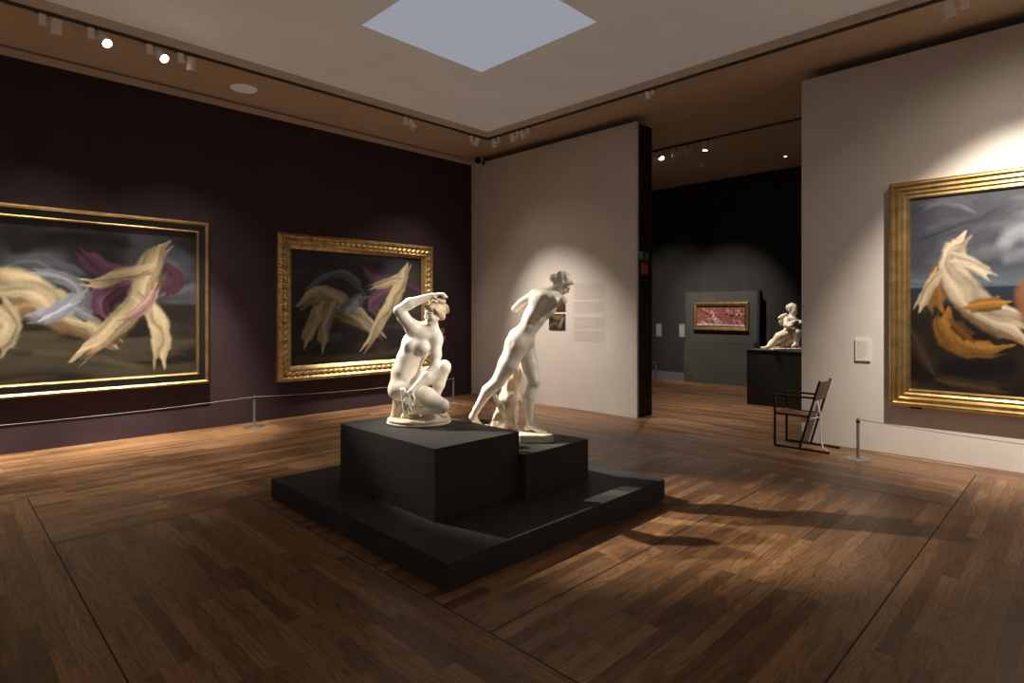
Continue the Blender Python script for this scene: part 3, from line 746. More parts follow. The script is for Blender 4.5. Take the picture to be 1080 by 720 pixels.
def canvas(name, W, H, cell, ground, strokes, parent, warp=.05, gain=.62):
    """a painted panel in its own x (along) / z (up) plane, facing -y; colours are brushed on as loose ribbons and clouds"""
    nx, nz = int(W / cell) + 1, int(H / cell) + 1
    s, t = np.meshgrid(np.linspace(0, W, nx), np.linspace(0, H, nz), indexing='ij')
    img = ground(s, t)
    ws = s + warp * (fbm(s*5, t*5, 3) - .5) + .009 * (fbm(s*22, t*22, 5) - .5)
    wt = t + warp * (fbm(s*5, t*5, 11) - .5) + .009 * (fbm(s*22, t*22, 15) - .5)
    for n, (col, soft, fold, pts) in enumerate(strokes):
        pts = smooth_line(pts)
        best = np.full(s.shape, 1e9); off = np.zeros(s.shape); along = np.zeros(s.shape); per = np.zeros(s.shape); L = 0
        for (ax, az, ra), (bx, bz, rb) in zip(pts[:-1], pts[1:]):
            dx, dz = bx - ax, bz - az; l = math.hypot(dx, dz) + 1e-6
            q = np.clip(((ws-ax)*dx + (wt-az)*dz) / l**2, 0, 1)
            r = ra + q * (rb - ra)
            ex, ez = ws - ax - q*dx, wt - az - q*dz
            d = np.hypot(ex, ez) / r; up = d < best
            best = np.where(up, d, best); off = np.where(up, (-ex*.45 + ez*.9) / r, off); along = np.where(up, L + q*l, along)
            per = np.where(up, (dx*ez - dz*ex) / (l * r), per); L += l
        edge = best + (.34 * (fbm(along*9 + n, per*1.2 + 3, 60 + n, 3) - .5) if fold else 0)
        if fold:   # cloth ends run out in points
            tail = np.maximum(np.maximum(along / L - .8, .12 - along / L) / .2, 0)
            edge = edge + tail * (.9 + .7 * np.sin(per * 6 + n))
        a = 1 - sstep(1 - soft, 1 + soft * .45, edge)
        lightness = .86 + .26 * np.clip(off, -1, 1) - .12 * best
        if fold:   # lengthwise folds of cloth that drift and split
            ph = per * 4.2 + 5.5 * vnoise(along * 3.2, per * .6 + n, 31 + n)
            f1 = np.sin(ph + n); f2 = np.sin(2.3 * ph + 7 * vnoise(along * 5, per, 71 + n))
            lightness = lightness * (.92 + .26 * f1 + .13 * f2 )
        lightness = lightness + .12 * (fbm(s*14, t*14, 50 + n) - .5)
        img = mix(img, lin(col)[None, None] * np.clip(lightness, .18, 1.3)[..., None], np.clip(a, 0, 1))
    img = np.clip(img * gain * (.86 + .28 * fbm(s*60, t*60, 90, 2))[..., None], .002, .95)
    me = bpy.data.meshes.new(name)
    co = np.stack([s, np.zeros_like(s), t], -1).reshape(-1, 3)
    idx = np.arange(nx * nz).reshape(nx, nz)
    q = np.stack([idx[:-1, :-1], idx[1:, :-1], idx[1:, 1:], idx[:-1, 1:]], -1).reshape(-1, 4)
    me.from_pydata(co.tolist(), [], q.tolist())
    at = me.color_attributes.new('paint', 'FLOAT_COLOR', 'POINT')
    at.data.foreach_set('color', np.concatenate([img.reshape(-1, 3), np.ones((nx*nz, 1))], 1).astype(np.float32).ravel())
    me.materials.append(M['canvas']); me.update()
    o = bpy.data.objects.new(name, me); COL.objects.link(o); o.parent = parent
    return o

def moulding(name, x0, z0, x1, z1, prof, m, parent, carve=None, seg=1, smooth=False):
    """mitred frame: prof = list of (inset, projection); carve(i, d, length) adds carved relief at distance d along a side"""
    mb = MB(); n = len(prof)
    cs = [(x0, z0), (x1, z0), (x1, z1), (x0, z1)]; ins = [(1, 1), (-1, 1), (-1, -1), (1, -1)]
    for k in range(4):
        (ax, az), (bx, bz) = cs[k], cs[(k+1) % 4]; (ia, ja), (ib, jb) = ins[k], ins[(k+1) % 4]
        length = math.hypot(bx-ax, bz-az); ns = max(1, int(length / seg)) if carve else 1
        vs = []
        for j in range(ns + 1):
            u = j / ns
            for i, (t, hh) in enumerate(prof):
                px = (ax + ia*t) * (1-u) + (bx + ib*t) * u; pz = (az + ja*t) * (1-u) + (bz + jb*t) * u
                vs.append((px, -(hh + (carve(i, abs(u - .5) * length, length) if carve else 0)), pz))
        fs = [(j*n+i, j*n+i+1, (j+1)*n+i+1, (j+1)*n+i) for j in range(ns) for i in range(n-1)]
        mb.add(vs, fs)
    return mb.build(name, m, parent, smooth=smooth)

def ground_long(s, t):
    k = fbm(s*1.6, t*2.2, 7); sky = mix(lin((52, 50, 52))[None, None] * np.ones(s.shape+(1,)), lin((92, 92, 100)), sstep(.42, .75, k))
    sky = mix(sky, lin((34, 30, 26))[None, None], sstep(.5, .8, fbm(s*1.2+9, t*1.5, 17)) * .8)
    land = mix(lin((34, 29, 23))[None, None] * np.ones(s.shape+(1,)), lin((74, 66, 50)), sstep(.4, .7, fbm(s*1.5, t*7, 27)))
    return mix(land, sky, sstep(.93, 1.0, t + .02*(fbm(s*4, t, 4)-.5)))
def ground_carved(s, t):
    k = fbm(s*1.7+4, t*2.2, 57); sky = mix(lin((36, 33, 34))[None, None] * np.ones(s.shape+(1,)), lin((54, 56, 68)), sstep(.45, .75, k))
    sky = mix(sky, lin((44, 33, 24))[None, None], sstep(.45, .75, fbm(s*1.2+2, t*1.5, 67)) * .8)
    land = mix(lin((24, 20, 17))[None, None] * np.ones(s.shape+(1,)), lin((54, 46, 37)), sstep(.45, .75, fbm(s*1.5, t*7, 77)))
    return mix(land, sky, sstep(.93, 1.0, t))
def ground_sea(s, t):
    k = fbm(s*1.5, t*3, 37); sky = mix(lin((66, 66, 74))[None, None] * np.ones(s.shape+(1,)), lin((112, 112, 120)), sstep(.4, .75, k))
    sky = mix(sky, lin((94, 104, 116))[None, None], 1 - sstep(1.20, 1.45, t))
    sea = lin((38, 48, 60))[None, None] * (.8 + .4*fbm(s*2, t*30, 47))[..., None]
    land = mix(lin((24, 18, 14))[None, None] * np.ones(s.shape+(1,)), lin((66, 50, 34)), sstep(.5, .8, fbm(s*2.5, t*3.5, 87)))
    img = mix(sea, sky, sstep(1.165, 1.185, t))
    return mix(land, img, sstep(.95, 1.02, t + .25*(fbm(s*2, t*2, 5)-.5)))

# long black and gilt frame on the purple wall, running out of view at the left
pa = thing('framed_painting', 'wide painting in a black frame with two thin gilt borders, purple wall', 'painting', (-.42, Y_LEFT - .03, .80))
canvas('canvas', 3.09, 1.96, .0105, ground_long, PAINT_LONG, pa)
fr = moulding('frame', -.10, -.10, 3.19, 2.06, [(0, .0), (0, .055), (.085, .055), (.10, .02)], M['ebony'], pa)
moulding('outer_gilt_border', -.15, -.15, 3.24, 2.11, [(0, -.028), (0, .05), (.012, .078), (.030, .082), (.044, .072), (.055, .05)], M['gold'], fr, smooth=True)
moulding('inner_gilt_border', -.022, -.022, 3.112, 1.982, [(0, .02), (.004, .055), (.016, .062), (.028, .05), (.034, .004)], M['gold'], fr, smooth=True)
MB().box((-.14, .003, -.14), (3.23, .028, 2.10)).build('backing_board', M['ebony'], pa)

# carved gilt frame
pb = thing('framed_painting', 'smaller painting in a wide carved gilt frame, right of the long black-framed painting', 'painting', (4.03, Y_LEFT - .03, .805))
canvas('canvas', 2.51, 1.84, .0105, ground_carved, PAINT_CARVED, pb)
def carve(i, d, L):
    if i in (3, 4, 5): return .016 * abs(math.sin(d * math.pi / .055)) * (1 if i == 4 else .6)
    if i in (7, 8): return .010 * math.sin(d * 2*math.pi / .11 + (i == 8)) 
    if i in (10, 11): return .008 * abs(math.sin(d * math.pi / .03))
    return 0
moulding('frame', -.225, -.235, 2.735, 2.075, [(0, -.028), (0, .05), (.014, .06), (.022, .066), (.044, .082), (.066, .07), (.078, .062), (.105, .078), (.13, .074), (.150, .055), (.165, .056), (.185, .052), (.2, .035), (.235, .0)],
         M['gold_dull'], pb, carve, .011, True)
MB().box((-.21, .003, -.22), (2.72, .028, 2.06)).build('backing_board', M['ebony'], pb)

# deep stepped gilt frame on the right-hand wall (turned to face -x)
pc = thing('framed_painting', 'large painting in a deep stepped gilt frame on the cream wall beside the chair', 'painting', (X_RIGHT - .03, 1.475, .747), R(-90))
canvas('canvas', 3.0, 2.214, .0105, ground_sea, PAINT_SEA, pc, gain=.55)
moulding('frame', -.198, -.165, 3.198, 2.38, [(0, -.028), (0, .062), (.02, .085), (.036, .088), (.048, .074), (.056, .058), (.074, .066), (.088, .07), (.098, .056), (.11, .042), (.136, .046), (.15, .034), (.156, .03), (.182, .034), (.198, .012), (.199, 0)],
         M['gold'], pc, smooth=True)
MB().box((-.19, .003, -.155), (3.19, .028, 2.37)).build('backing_board', M['ebony'], pc)
tag(MB().box((X_RIGHT - .09, 1.36, .562), (X_RIGHT - .075, 1.47, .578)).build('caption_plate', M['caption']), 'tiny dark caption plate under the stepped gilt frame', 'label').parent = None

# framed red relief in the far gallery
rl = thing('framed_relief', 'red stone relief in a narrow gilt frame on the far dark wall', 'relief', (12.799, 6.585, 1.305), R(-90))
MB().box((-.02, -.03, -.02), (1.17, -.0, .51)).build('stone_ground', M['porphyry'], rl)
moulding('frame', -.075, -.075, 1.215, .565, [(0, .0), (0, .075), (.02, .085), (.055, .075), (.06, .08), (.075, .072), (.076, 0)], M['gold'], rl, smooth=True)
rng = random.Random(5)
fig = []
def lump(x, z, s):
    fig.append(('E', (x, -.06, z + .085*s), (.03*s, .03, .034*s), (0,0,0), .01))
    fig.append(('E', (x + .01*s, -.045, z), (.04*s, .035, .06*s), (0, rng.uniform(-30, 30), 0), .015))
    for a in (rng.uniform(.2, .9), rng.uniform(2.2, 3)): fig.append(('C', (x, -.05, z + .03*s), (x + .12*s*math.cos(a), -.045, z + .03*s + .10*s*math.sin(a)), .018*s, .013*s, .01))
    for a in (rng.uniform(-1, -.3), rng.uniform(-2.6, -1.9)): fig.append(('C', (x, -.05, z - .04*s), (x + .12*s*math.cos(a), -.045, z - .04*s + .10*s*math.sin(a)), .024*s, .014*s, .01))
for x, z, sz in ((.40, .26, .75), (.42, .15, .8), (.31, .13, .65), (.52, .11, .65), (.46, .08, .6), (.74, .36, .6), (.82, .31, .5), (1.0, .34, .65), (1.06, .27, .6), (.95, .28, .5), (.90, .10, .6), (1.03, .09, .6), (.60, .07, .5), (.17, .39, .45), (.24, .36, .45), (.70, .08, .4), (.36, .33, .4)): lump(x, z, sz)
fig.append(('C', (.03, -.035, .05), (1.12, -.035, .03), .035, .03, .02)); fig.append(('C', (.10, -.035, .13), (.26, -.035, .05), .02, .02, .02))
field_mesh('carved_figures', fig, .009, M['porphyry_pale'], rl)

# ------------------------------------------------------------------ labels, wall text, signs
def text_rows(x0, x1, z0, z1, nrow, h, seed, last=1.0, word=(.02, .07)):
    """rows of unreadable small print, as short raised dashes on the local x / z plane facing -y"""
    g = random.Random(seed); mb = MB()
    for i in range(nrow):
        z = z1 - (z1 - z0) * (i + .5) / nrow; x = x0; end = x0 + (x1 - x0) * (last if i == nrow - 1 else g.uniform(.93, 1))
        while x < end:
            w = min(g.uniform(*word), end - x)
            if w > .006: mb.box((x, -.0015, z - h/2), (x + w, -.0005, z + h/2))
            x += w + .010
    return mb
wt = thing('wall_text', 'two faint grey blocks of printed text on the cream wall behind the striding statue', 'text', (X_CREAM - .001, 6.277, 0), R(-90))
text_rows(0, .668, 1.86, 2.13, 13, .007, 1, .9).build('upper_paragraphs', M['print'], wt)
text_rows(0, .668, 1.625, 1.835, 10, .007, 2, .42).build('middle_paragraph', M['print'], wt)
text_rows(0, .668, 1.355, 1.565, 10, .007, 3, .4).build('lower_paragraph', M['print'], wt)
text_rows(0, .668, 1.155, 1.34, 9, .007, 4, .8).build('last_paragraph', M['print'], wt)

def small_print(name, label, y, z, w, h, ground_fn, st):
    t = thing(name, label, 'picture', (X_CREAM - .012, y, z), R(-90), 'small pictures on the cream wall')
    canvas('picture', w, h, .01, ground_fn, st, t, .02)
    MB().box((0, .0005, 0), (w, .0115, h)).build('mount_board', M['paper'], t)
gd = lambda s, t: lin((60, 54, 46))[None, None] * (.5 + fbm(s*9, t*9, 21))[..., None]
small_print('small_picture', 'lower of the two small dark pictures on the cream wall beside the statue', 6.835, 1.335, .37, .285, gd,
            [((150, 124, 84), .4, 0, [(.10, .24, .03), (.2, .21, .05), (.3, .25, .03)]), ((170, 170, 165), .3, 1, [(.34, .22, .03), (.27, .12, .03), (.24, .02, .02)]), ((120, 110, 80), .4, 0, [(.02, .06, .03), (.15, .12, .03), (.22, .05, .03)])])
small_print('small_picture', 'upper small picture on the cream wall, half behind the statue shoulder', 6.835, 1.66, .37, .175, gd,
            [((110, 70, 44), .4, 0, [(.20, .04, .05), (.32, .06, .05)]), ((120, 96, 66), .4, 0, [(.05, .12, .03), (.2, .13, .04)])])

def label(lab, loc, rz, w, h, rows, seed, m='paper', group=None, dep=.012):
    t = thing('wall_label', lab, 'label', loc, rz, group)
    MB().box((0, -dep, 0), (w, 0, h)).build('card', M[m], t)
    mb = text_rows(w*.12, w*.8, h*.12, h*.88, rows, h/rows*.28, seed, .6, (.01, .03))
    o = mb.build('print', M['print'], t); o.location = (0, -dep, 0)
label('framed white text label on the cream wall left of the stepped gilt frame', (X_RIGHT, 2.04, 1.065), R(-90), .16, .262, 9, 8, dep=.02)
lp = thing('wall_label', 'pale lettered label on the purple wall beside the carved gilt frame', 'label', (6.955, Y_LEFT - .001, 1.09), 0)
text_rows(.0, .16, .13, .25, 4, .018, 12, .8, (.02, .05)).build('upper_print', M['print_light'], lp)
text_rows(.09, .18, .0, .10, 3, .018, 13, .8, (.02, .05)).build('lower_print', M['print_light'], lp)
label('small pale label on the far dark wall, nearest the black pier', (X_BACK, 7.84, 1.04), R(-90), .15, .32, 6, 9, 'paper_dim', group='labels on the far wall')
label('small pale label on the far dark wall, next to the boxed-out panel', (X_BACK, 7.20, 1.04), R(-90), .15, .32, 6, 10, 'paper_dim', group='labels on the far wall')

sg = thing('exit_sign', 'green and white exit pictogram sign high on the black pier', 'sign', (7.855, 5.029, 2.46), 0)
MB().box((0, -.006, 0), (.29, 0, .15)).build('plate', M['green'], sg)
MB().box((.015, -.008, .02), (.085, -.006, .135)).build('door_symbol', M['signwhite'], sg)
MB().bar((.105, -.007, .075), (.165, -.007, .075), .016, .002).build('arrow', M['signwhite'], sg)
e = MB(); e.box((.21, -.008, .09), (.235, -.006, .115)); e.bar((.222, -.007, .09), (.235, -.007, .055), .02, .002); e.bar((.235, -.007, .055), (.262, -.007, .02), .012, .002); e.bar((.225, -.007, .05), (.20, -.007, .02), .012, .002); e.bar((.225, -.007, .08), (.262, -.007, .07), .01, .002); 
e.build('running_figure', M['signwhite'], sg)
sr = thing('fire_sign', 'red and white fire safety sign under the green exit sign', 'sign', (7.90, 5.029, 2.235), 0)
MB().box((0, -.006, 0), (.22, 0, .205)).build('plate', M['red'], sr)
e = MB(); e.box((.035, -.008, .03), (.085, -.006, .15)); e.box((.05, -.008, .15), (.07, -.006, .17)); e.bar((.06, -.007, .165), (.10, -.007, .175), .012, .002)
e.build('extinguisher_symbol', M['signwhite'], sr); e = MB(); e.box((.125, -.008, .03), (.19, -.006, .045)); e.box((.145, -.008, .045), (.17, -.006, .15)); e.bar((.145, -.007, .12), (.125, -.007, .17), .012, .002)
e.build('flame_symbol', M['signwhite'], sr)
sc = thing('security_sensor', 'small black sensor near the top corner of the cream partition', 'sensor', (X_CREAM, 8.67, 4.60))
MB().lathe([(.022, -.02), (.05, 0), (.055, .05), (.04, .09), (.02, .10)], 20, c=(-.07, 0, .02)).build('dome', M['black'], sc, smooth=True)
MB().bar((-.07, 0, .05), (0, 0, .05), .03, .03).bar((-.03, 0, .03), (-.03, -.13, -.01), .012, .012).box((-.05, -.16, -.04), (-.01, -.12, .0)).build('bracket', M['black'], sc)

# ------------------------------------------------------------------ barriers
def stanchion(lab, x, y, hgt=.45, group='low rope posts'):
    t = thing('barrier_post', lab, 'barrier post', (x, y, 0), 0, group)
    MB().lathe([(.135, 0), (.135, .008), (.125, .014), (.03, .02), (.018, .022)], 40).build('base', M['steel'], t, smooth=True)
    MB().lathe([(.0165, .02), (.0165, hgt - .012), (.012, hgt)], 20).build('post', M['steel'], t, smooth=True)
    MB().lathe([(.019, hgt - .05), (.021, hgt - .045), (.021, hgt - .032), (.019, hgt - .028)], 20).build('collar', M['black'], t, smooth=True)
def cord(name, lab, pts, sag):
    P = []
    for (a, b, sg_) in zip(pts[:-1], pts[1:], sag):
        for i in range(17):
            u = i / 16; P.append((a[0]*(1-u)+b[0]*u, a[1]*(1-u)+b[1]*u, a[2]*(1-u)+b[2]*u - 4*sg_*u*(1-u)))
    tag(MB().tube(P, .0042, 8).build(name, M['cord'], smooth='all'), lab, 'rope barrier')
stanchion('low steel rope post on the floor between the two paintings on the purple wall', 3.33, 8.55)
stanchion('low steel rope post behind the crouching statue near the corner', 6.815, 8.31)
stanchion('low steel rope post on the floor beside the chair', 7.385, 1.872, .46)
stanchion('low steel rope post in the far gallery beside the black pier', 12.40, 7.46)
cord('rope_barrier', 'grey cord stretched along the purple wall below the paintings', [(-1.2, 8.60, .45), (3.33, 8.523, .435), (6.815, 8.283, .435)], [.05, .045])
cord('rope_barrier', 'grey cord running from the rope post beside the chair along the cream wall', [(7.385, 1.848, .445), (7.385, -1.8, .45)], [.06])
cord('rope_barrier', 'short grey cord behind the black pier in the far gallery', [(12.40, 7.485, .435), (12.42, 8.7, .445)], [.02])

# ------------------------------------------------------------------ chair
ch = thing('armchair', 'brown leather sling armchair with thin dark tube frame against the cream wall', 'chair', (7.6, 2.48, 0))
def cbar(name, segs, m='bronze_tube', w=.024):
    mb = MB()
    for a, b in segs: mb.bar(a, b, w, w, (1, 0, 0))
    return mb.build(name, M[m], ch, bevel=.003)
X0, X1 = -.195, .195
cbar('base_frame', [((X0, .31, .012), (X0, -.31, .012)), ((X1, .31, .012), (X1, -.31, .012)), ((X0 - .012, -.31, .012), (X1 + .012, -.31, .012))])
for x in (X0, X1):
    cbar('front_leg', [((x, .31, 0), (x, .31, .64))])
    cbar('back_leg', [((x, .02, .02), (x, -.205, .84))])
    cbar('armrest', [((x, .322, .632), (x, -.155, .632))])
    cbar('seat_rail', [((x, .31, .405), (x, -.09, .405))])
cbar('cross_rail', [((X0, .31, .405), (X1, .31, .405))])
cbar('cross_rail', [((X0, -.085, .40), (X1, -.085, .40))])
def sling(name, pts, m, th=.006):
    mb = MB(); n = len(pts)
    for sx0, sx1 in ((X0, X1),):
        vs = []
        for x in np.linspace(sx0, sx1, 9):
            c = 1 - (x / X1)**2
            for (y, z, dn) in pts: vs += [(x, y, z - c*dn), (x, y, z - c*dn - th)]
        k = 2*n; fs = []
        for i in range(8):
            for j in range(n-1):
                a = i*k + 2*j; fs += [(a, a+2, a+k+2, a+k), (a+1, a+k+1, a+k+3, a+3)]
            fs += [(i*k, i*k+k, i*k+k+1, i*k+1), (i*k+k-2, i*k+k-1, i*k+2*k-1, i*k+2*k-2)]
        for i in (0, 8):
            for j in range(n-1):
                a = i*k + 2*j; fs.append((a, a+1, a+3, a+2))
        mb.add(vs, fs)
    return mb.build(name, M[m], ch, smooth=True)
sling('seat', [(.315, .425, 0), (.25, .415, .02), (.1, .408, .03), (-.03, .412, .03), (-.10, .425, .01)], 'leather')
bk = MB()
vs = []; fs = []
for i, x in enumerate(np.linspace(X0 - .012, X1 + .012, 13)):
    c = 1 - (x / (X1+.012))**2
    for z in (.60, .68, .76, .825):
        y = .02 - (z - .02) * .2744 - .02 * c
        vs += [(x, y + .006, z), (x, y - .004, z)]
for i in range(12):
    for j in range(3):
        a = i*8 + 2*j; fs += [(a, a+2, a+10, a+8), (a+1, a+9, a+11, a+3)]
    fs += [(i*8, i*8+8, i*8+9, i*8+1), (i*8+6, i*8+7, i*8+15, i*8+14)]
for i in (0, 12):
    for j in range(3): a = i*8+2*j; fs.append((a, a+1, a+3, a+2))
bk.add(vs, fs); bk.build('backrest', M['leather'], ch, smooth=True)
sp = MB()
sp.tube([(X0 + .03, -.17, .60), (X0 + .03, -.20, .45), (X0 + .03, -.205, .25), (X0 + .03, -.21, .12), (X0 + .028, -.235, .05), (X0 + .02, -.285, .027)], [.009]*6, 8)
sp.tube([(X0, .05, .36), (X0 + .02, -.06, .37), (X0 + .03, -.19, .41)], [.008]*3, 8)
o = sp.build('strap', M['strap'], ch, smooth='all'); o['label'] = 'white woven strap'
# ------------------------------------------------------------------ statues
SROT = R(YAW - 90)
st = thing('statue', 'white marble statue of a crouching woman with one arm raised to her head', 'statue', (3.022, 4.150, .69), SROT)
hc = CROUCH_HEAD[0]; HS, HD = .86, (10, 6, -36)
field_mesh('figure', CROUCH_BODY + place(HEAD, hc, HD, HS), .0055, M['marble'], st, zmin=.036)
hb = place(HAIR, hc, HD, HS)
hb += [('E', (hc[0] + .082, hc[1] + .05, hc[2] + .02), (.045, .05, .05), (0, 30, 0), .02), ('E', (hc[0] + .066, hc[1] - .0, hc[2] + .092), (.034, .036, .03), (0, 20, 0), .015),
       ('E', (hc[0] + .066, hc[1] + .05, hc[2] - .045), (.03, .035, .03), (0, 0, 0), .02)]
field_mesh('hair', hb, .0055, M['marble_hair'], st, strands(hc, .006, 150))
field_mesh('drapery', CROUCH_CLOTH, .005, M['marble'], st, lambda X, Y, Z: .003*np.sin(190*X + 30*Z) + 0*Y)
field_mesh('support', CROUCH_SUPPORT, .008, M['marble_base'], st, lambda X, Y, Z: .004*np.sin(60*X + 45*Y) * np.sin(24*Z), zmin=.036)
field_mesh('rock', CROUCH_ROCK, .006, M['marble_base'], st, lambda X, Y, Z: .003*np.sin(70*X + 20*Z) * np.sin(80*Y + 50*Z), zmin=.036)
MB().lathe([(.262, 0), (.274, .003), (.279, .012), (.275, .020), (.266, .023), (.267, .027), (.273, .033), (.271, .042), (.262, .046)], 64, 1.0, .86).build('base', M['marble_base'], st, smooth=True)

st2 = thing('statue', 'white marble statue of a striding armless figure leaning forward on a tree trunk', 'statue', (3.790, 3.776, .515), SROT)
hc = STRIDE_HEAD[0]; HS, HD = .82, (44, 0, 68)
field_mesh('figure', STRIDE_BODY + place(HEAD, hc, HD, HS), .006, M['marble'], st2, zmin=.06)
hb = place(HAIR, hc, HD, HS) + [('E', (hc[0] - .085, hc[1] - .01, hc[2] + .045), (.04, .045, .042), (0, 0, 0), .02)]
field_mesh('hair', hb, .006, M['marble'], st2, strands(hc, .003))
field_mesh('tree_trunk', STRIDE_TRUNK, .008, M['marble_base'], st2,
           lambda X, Y, Z: .006*np.sin(38*X + 30*Y + 7*np.sin(9*Z)) + .004*np.sin(75*X - 50*Y + 20*Z), zmin=.06)
out = [(0.368, -0.24), (0.345, -0.285), (0.29, -0.305), (0.074, -0.29), (-0.212, -0.16), (-0.37, -0.02), (-0.409, 0.1), (-0.35, 0.18), (-0.2, 0.2), (0.045, 0.17), (0.261, 0.01), (0.36, -0.15)]
mb = MB(); rings = []
cx, cy = .0, -.05
for sc_, z in ((.97, 0), (1, .008), (1, .058), (.985, .066), (.96, .07)):
    rings.append([(cx + (a - cx)*sc_, cy + (b - cy)*sc_, z) for a, b in out])
nn = len(out); vs = [v for r in rings for v in r]; fs = [(i*nn+k, i*nn+(k+1) % nn, (i+1)*nn+(k+1) % nn, (i+1)*nn+k) for i in range(4) for k in range(nn)]
fs += [tuple(range(nn-1, -1, -1)), tuple(range(4*nn, 5*nn))]
mb.add(vs, fs).build('base', M['marble_base'], st2)

st3 = thing('statue', 'small pale marble statue of a seated winged child with crossed arms on the pedestal', 'statue', (10.854, 3.911, .985), SROT)
hc = CHILD_HAIR[0][1]; hc = (hc[0] + .01, hc[1] - .04, hc[2] - .03)
field_mesh('figure', CHILD_BODY + place(HEAD, hc, (22, 0, 14), .92), .009, M['marble_child'], st3, zmin=.025)
field_mesh('wing', CHILD_WING, .011, M['marble_child'], st3, lambda X, Y, Z: .008*np.sin(70*Z - 40*X) + 0*Y)
hc = CHILD_HAIR[0][1]
field_mesh('hair', CHILD_HAIR, .009, M['marble_child'], st3, lambda X, Y, Z: .011*np.sin(62*X + 9) * np.sin(62*Y) * np.sin(62*Z))
field_mesh('drapery', CHILD_DRAPE, .011, M['marble_child'], st3, lambda X, Y, Z: .010*np.sin(48*X + 22*Z + 5*np.sin(14*Z)) + 0*Y, zmin=.025)
MB().box((-.36, -.36, 0), (.36, .2, .035)).build('base', M['marble_base'], st3, bevel=.008)

# ------------------------------------------------------------------ ceiling lamps and light
def lamp_light(name, loc, aim, watts, angle, blend=.6, col=WARM, radius=.035):
    l = bpy.data.lights.new(name, 'SPOT'); l.energy = watts; l.spot_size = R(angle); l.spot_blend = blend; l.color = col; l.shadow_soft_size = radius
    o = bpy.data.objects.new(name, l); COL.objects.link(o); o.location = loc
    o.rotation_euler = (Vector(aim) - Vector(loc)).to_track_quat('-Z', 'Y').to_euler()
    return o

def spotlight(lab, x, y, aim, along, light=None, lens='lens_off', big=1.0, group='track spotlights', z=Z_SOFFIT):
    """track fitting: adapter box and swivelling head hung from the rail at (x, y); the lamp burns inside the head"""
    rz = 0 if along == 'x' else R(90)
    t = thing('track_spotlight', lab, 'spotlight', (x, y, z), rz, group)
    MB().box((-.03*big, -.02*big, -.15*big), (.03*big, .02*big, -.036)).build('adapter', M['lamp'], t, bevel=.004)
    MB().box((-.06*big, -.016, -.036), (.06*big, .016, -.0255)).build('rail_clip', M['rail'], t)
    hp = Vector((.115*big, 0, -.125*big)); Q = Matrix.Rotation(rz, 3, 'Z')
    wp = Vector((x, y, z)) + Q @ hp; d = (Vector(aim) - wp).normalized(); q = (Q.inverted() @ d).to_track_quat('Z', 'Y')
    hd = MB().lathe([(.030*big, -.075*big), (.046*big, -.07*big), (.050*big, -.02*big), (.052*big, .075*big), (.047*big, .078*big), (.044*big, .066*big)], 28).build('head', M['lamp'], t, smooth=True)
    hd.location = hp; hd.rotation_mode = 'QUATERNION'; hd.rotation_quaternion = q
    MB().lathe([(.0445*big, .058*big), (.0445*big, .0672*big)], 28).build('lens', M[lens], hd)
    MB().bar((.03*big, 0, -.125*big), (.075*big, 0, -.125*big), .016, .016).build('arm', M['lamp'], t)
    if light:
        lamp_light('spot_beam', wp + d * .11 * big, aim, *light)
        if light[0] in (CREAM_WASH, RIGHT_WASH): lamp_light('spot_spill', wp + d * .11 * big, aim, light[0] * .05, light[1] * 1.7, 1)
        if light[0] == WASH: lamp_light('spot_spill', wp + d * .11 * big, (aim[0], 8.2, 0), WASH * .10, 88, 1)
    return t

track = lambda name, lab, a, b: tag(MB().bar(a, b, .036, .026).build(name, M['rail']), lab, 'lighting track')
track('lighting_track', 'long dark lighting track along the ceiling edge above the purple wall', (-4, TRAY_Y + .03, Z_SOFFIT - .012), (TRAY_X + .05, TRAY_Y + .03, Z_SOFFIT - .012))
track('lighting_track', 'long dark lighting track along the ceiling edge above the cream walls', (TRAY_X + .03, -5, Z_SOFFIT - .012), (TRAY_X + .03, TRAY_Y, Z_SOFFIT - .012))
track('lighting_track', 'short lighting track on the far gallery ceiling seen past the black pier', (9.82, 3.2, Z_SOFFIT - .012), (9.82, 7.5, Z_SOFFIT - .012))
TY = TRAY_Y + .03; TX = TRAY_X + .03
#          label, x, y, aim, along, (watts, angle, blend)
spotlight('track spotlight above the long black-framed painting, leftmost in view', .84, TY, (1.0, 8.74, 0), 'x', (WASH, 39, 1))
spotlight('lit track spotlight facing the room, nearer the left edge', 1.25, TY, (3.02, 4.15, 1.2), 'x', (KEY, 20, .8), 'lens_on')
spotlight('lit track spotlight facing the room, second along the purple wall track', 1.80, TY, (3.70, 3.90, 1.3), 'x', (KEY, 20, .8), 'lens_on')
spotlight('unlit-looking track spotlight right of the two lit ones above the purple wall', 2.12, TY, (2.5, 8.74, 0), 'x', (WASH, 39, 1))
spotlight('track spotlight above the carved gilt frame', 5.30, TY, (7.8, 6.28, .5), 'x', (CREAM_WASH, 48, 1))
spotlight('last track spotlight on the purple wall track before the corner', 6.66, TY, (5.7, 8.74, 0), 'x', (WASH, 42, 1))
spotlight('track spotlight right in the ceiling corner above the cream partition', TX, 7.36, (7.8, 7.2, 1.6), 'y')
spotlight('track spotlight second from the ceiling corner above the cream partition', TX, 6.90, (7.79, 6.1, 1.55), 'y')
spotlight('track spotlight third from the ceiling corner above the cream partition', TX, 6.66, (7.79, 5.9, 1.3), 'y')
spotlight('small track spotlight above the gallery opening', TX, 4.30, (7.9, 4.0, 1.4), 'y', None, 'lens_off', .7)
spotlight('large track spotlight above the stepped gilt frame', TX, .88, (7.95, .3, 1.3), 'y', None, 'lens_off', 1.1)
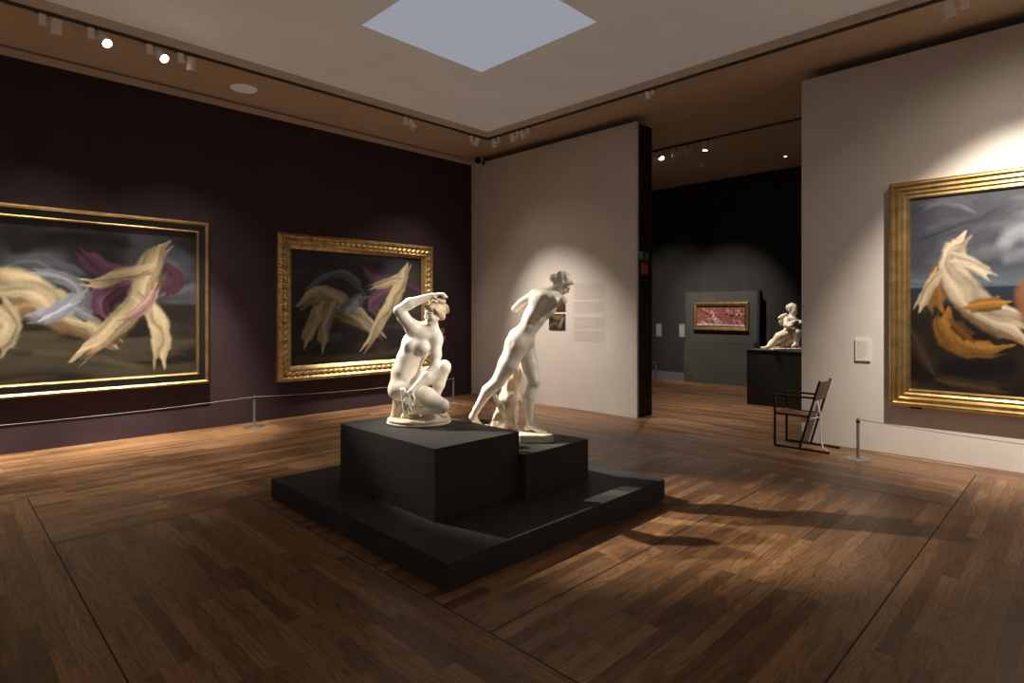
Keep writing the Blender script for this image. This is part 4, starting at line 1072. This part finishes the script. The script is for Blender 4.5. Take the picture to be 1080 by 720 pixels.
# more lamps of the same tracks, beyond the edges of the view
spotlight('first spotlight outside the view on the ceiling track facing the stepped gilt frame', 6.0, .10, (7.9, .45, 1.7), 'y', (RIGHT_WASH, 63, 1), z=Z_TRAY)
spotlight('second spotlight outside the view on the ceiling track facing the stepped gilt frame', 6.0, -.85, (7.9, -1.2, 2.0), 'y', (RIGHT_WASH * .7, 64, 1), z=Z_TRAY)
spotlight('second track spotlight outside the view on the cream wall track', TX, -.75, (3.75, 3.85, 1.35), 'y', (FILL * .4, 15, .6))
spotlight('track spotlight outside the view on the track behind the camera', 5.0, -2.0, (3.0, 4.15, 1.42), 'x', (FILL, 11, .6), z=Z_TRAY)
spotlight('track spotlight outside the view at the far left of the purple wall track', -.6, TY, (-.5, 8.74, 0), 'x', (WASH, 39, 1))
# far gallery
track('lighting_track', 'short ceiling track outside the view facing the stepped gilt frame', (6.0, -2.0, Z_TRAY - .012), (6.0, .30, Z_TRAY - .012))
track('lighting_track', 'lighting track outside the view, behind the camera', (-4, -2.0, Z_TRAY - .012), (5.6, -2.0, Z_TRAY - .012))
FX = 9.82
for lab, y, aim, lt, ln in (('lit spotlight in the far gallery half hidden by the black pier', 5.95, (12.9, 7.6, 1.5), (350, 50, 1), 'lens_on'),
                            ('brightest lit spotlight in the far gallery', 5.70, (8.6, 3.4, 0), (450, 64, 1), 'lens_on'),
                            ('spotlight in the far gallery turned away, between the lit ones', 5.42, (12.8, 6.0, 1.5), (700, 50, 1), 'lens_off'),
                            ('dark spotlight in the middle of the far gallery track', 5.18, (10.8, 3.9, 1.3), (420, 26, .6), 'lens_off'),
                            ('lit spotlight at the right end of the far gallery group', 4.80, (10.2, 5.2, 0), (450, 74, 1), 'lens_on')):
    spotlight(lab, FX, y, aim, 'y', lt, ln, 1.0, 'far gallery spotlights')
t = thing('ceiling_sensor', 'small pale dome hanging from the far gallery ceiling', 'sensor', (11.2, 5.66, Z_SOFFIT))
MB().lathe([(.05, -.02), (.05, 0)], 24).build('mount', M['lamp'], t)
MB().lathe([(.012, -.15), (.045, -.13), (.062, -.09), (.055, -.04), (.03, -.02)], 24).build('dome', M['lamp'], t, smooth=True)
t = thing('ceiling_downlight', 'tiny lit ceiling point in the far gallery near the cream wall edge', 'ceiling light', (12.0, 4.32, Z_SOFFIT))
MB().lathe([(.05, -.012), (.055, -.008), (.055, 0)], 24).build('rim', M['lamp'], t, smooth=True)
MB().lathe([(.022, -.02), (.024, -.012)], 16).build('lens', M['lens_dim'], t)
for lab, x, y, m in (('round white ceiling speaker above the purple wall', 3.10, 8.32, 'ceiling'), ('round tan ceiling speaker above the gallery opening', 7.80, 3.47, 'soffit')):
    t = thing('ceiling_speaker', lab, 'speaker', (x, y, Z_SOFFIT), 0, 'round ceiling speakers')
    MB().lathe([(.15, -.006), (.165, -.010), (.172, -.006), (.172, 0)], 40).build('rim', M[m], t, smooth=True)
    MB().lathe([(.148, -.0075), (.15, -.004)], 40).build('grille', M[m], t)
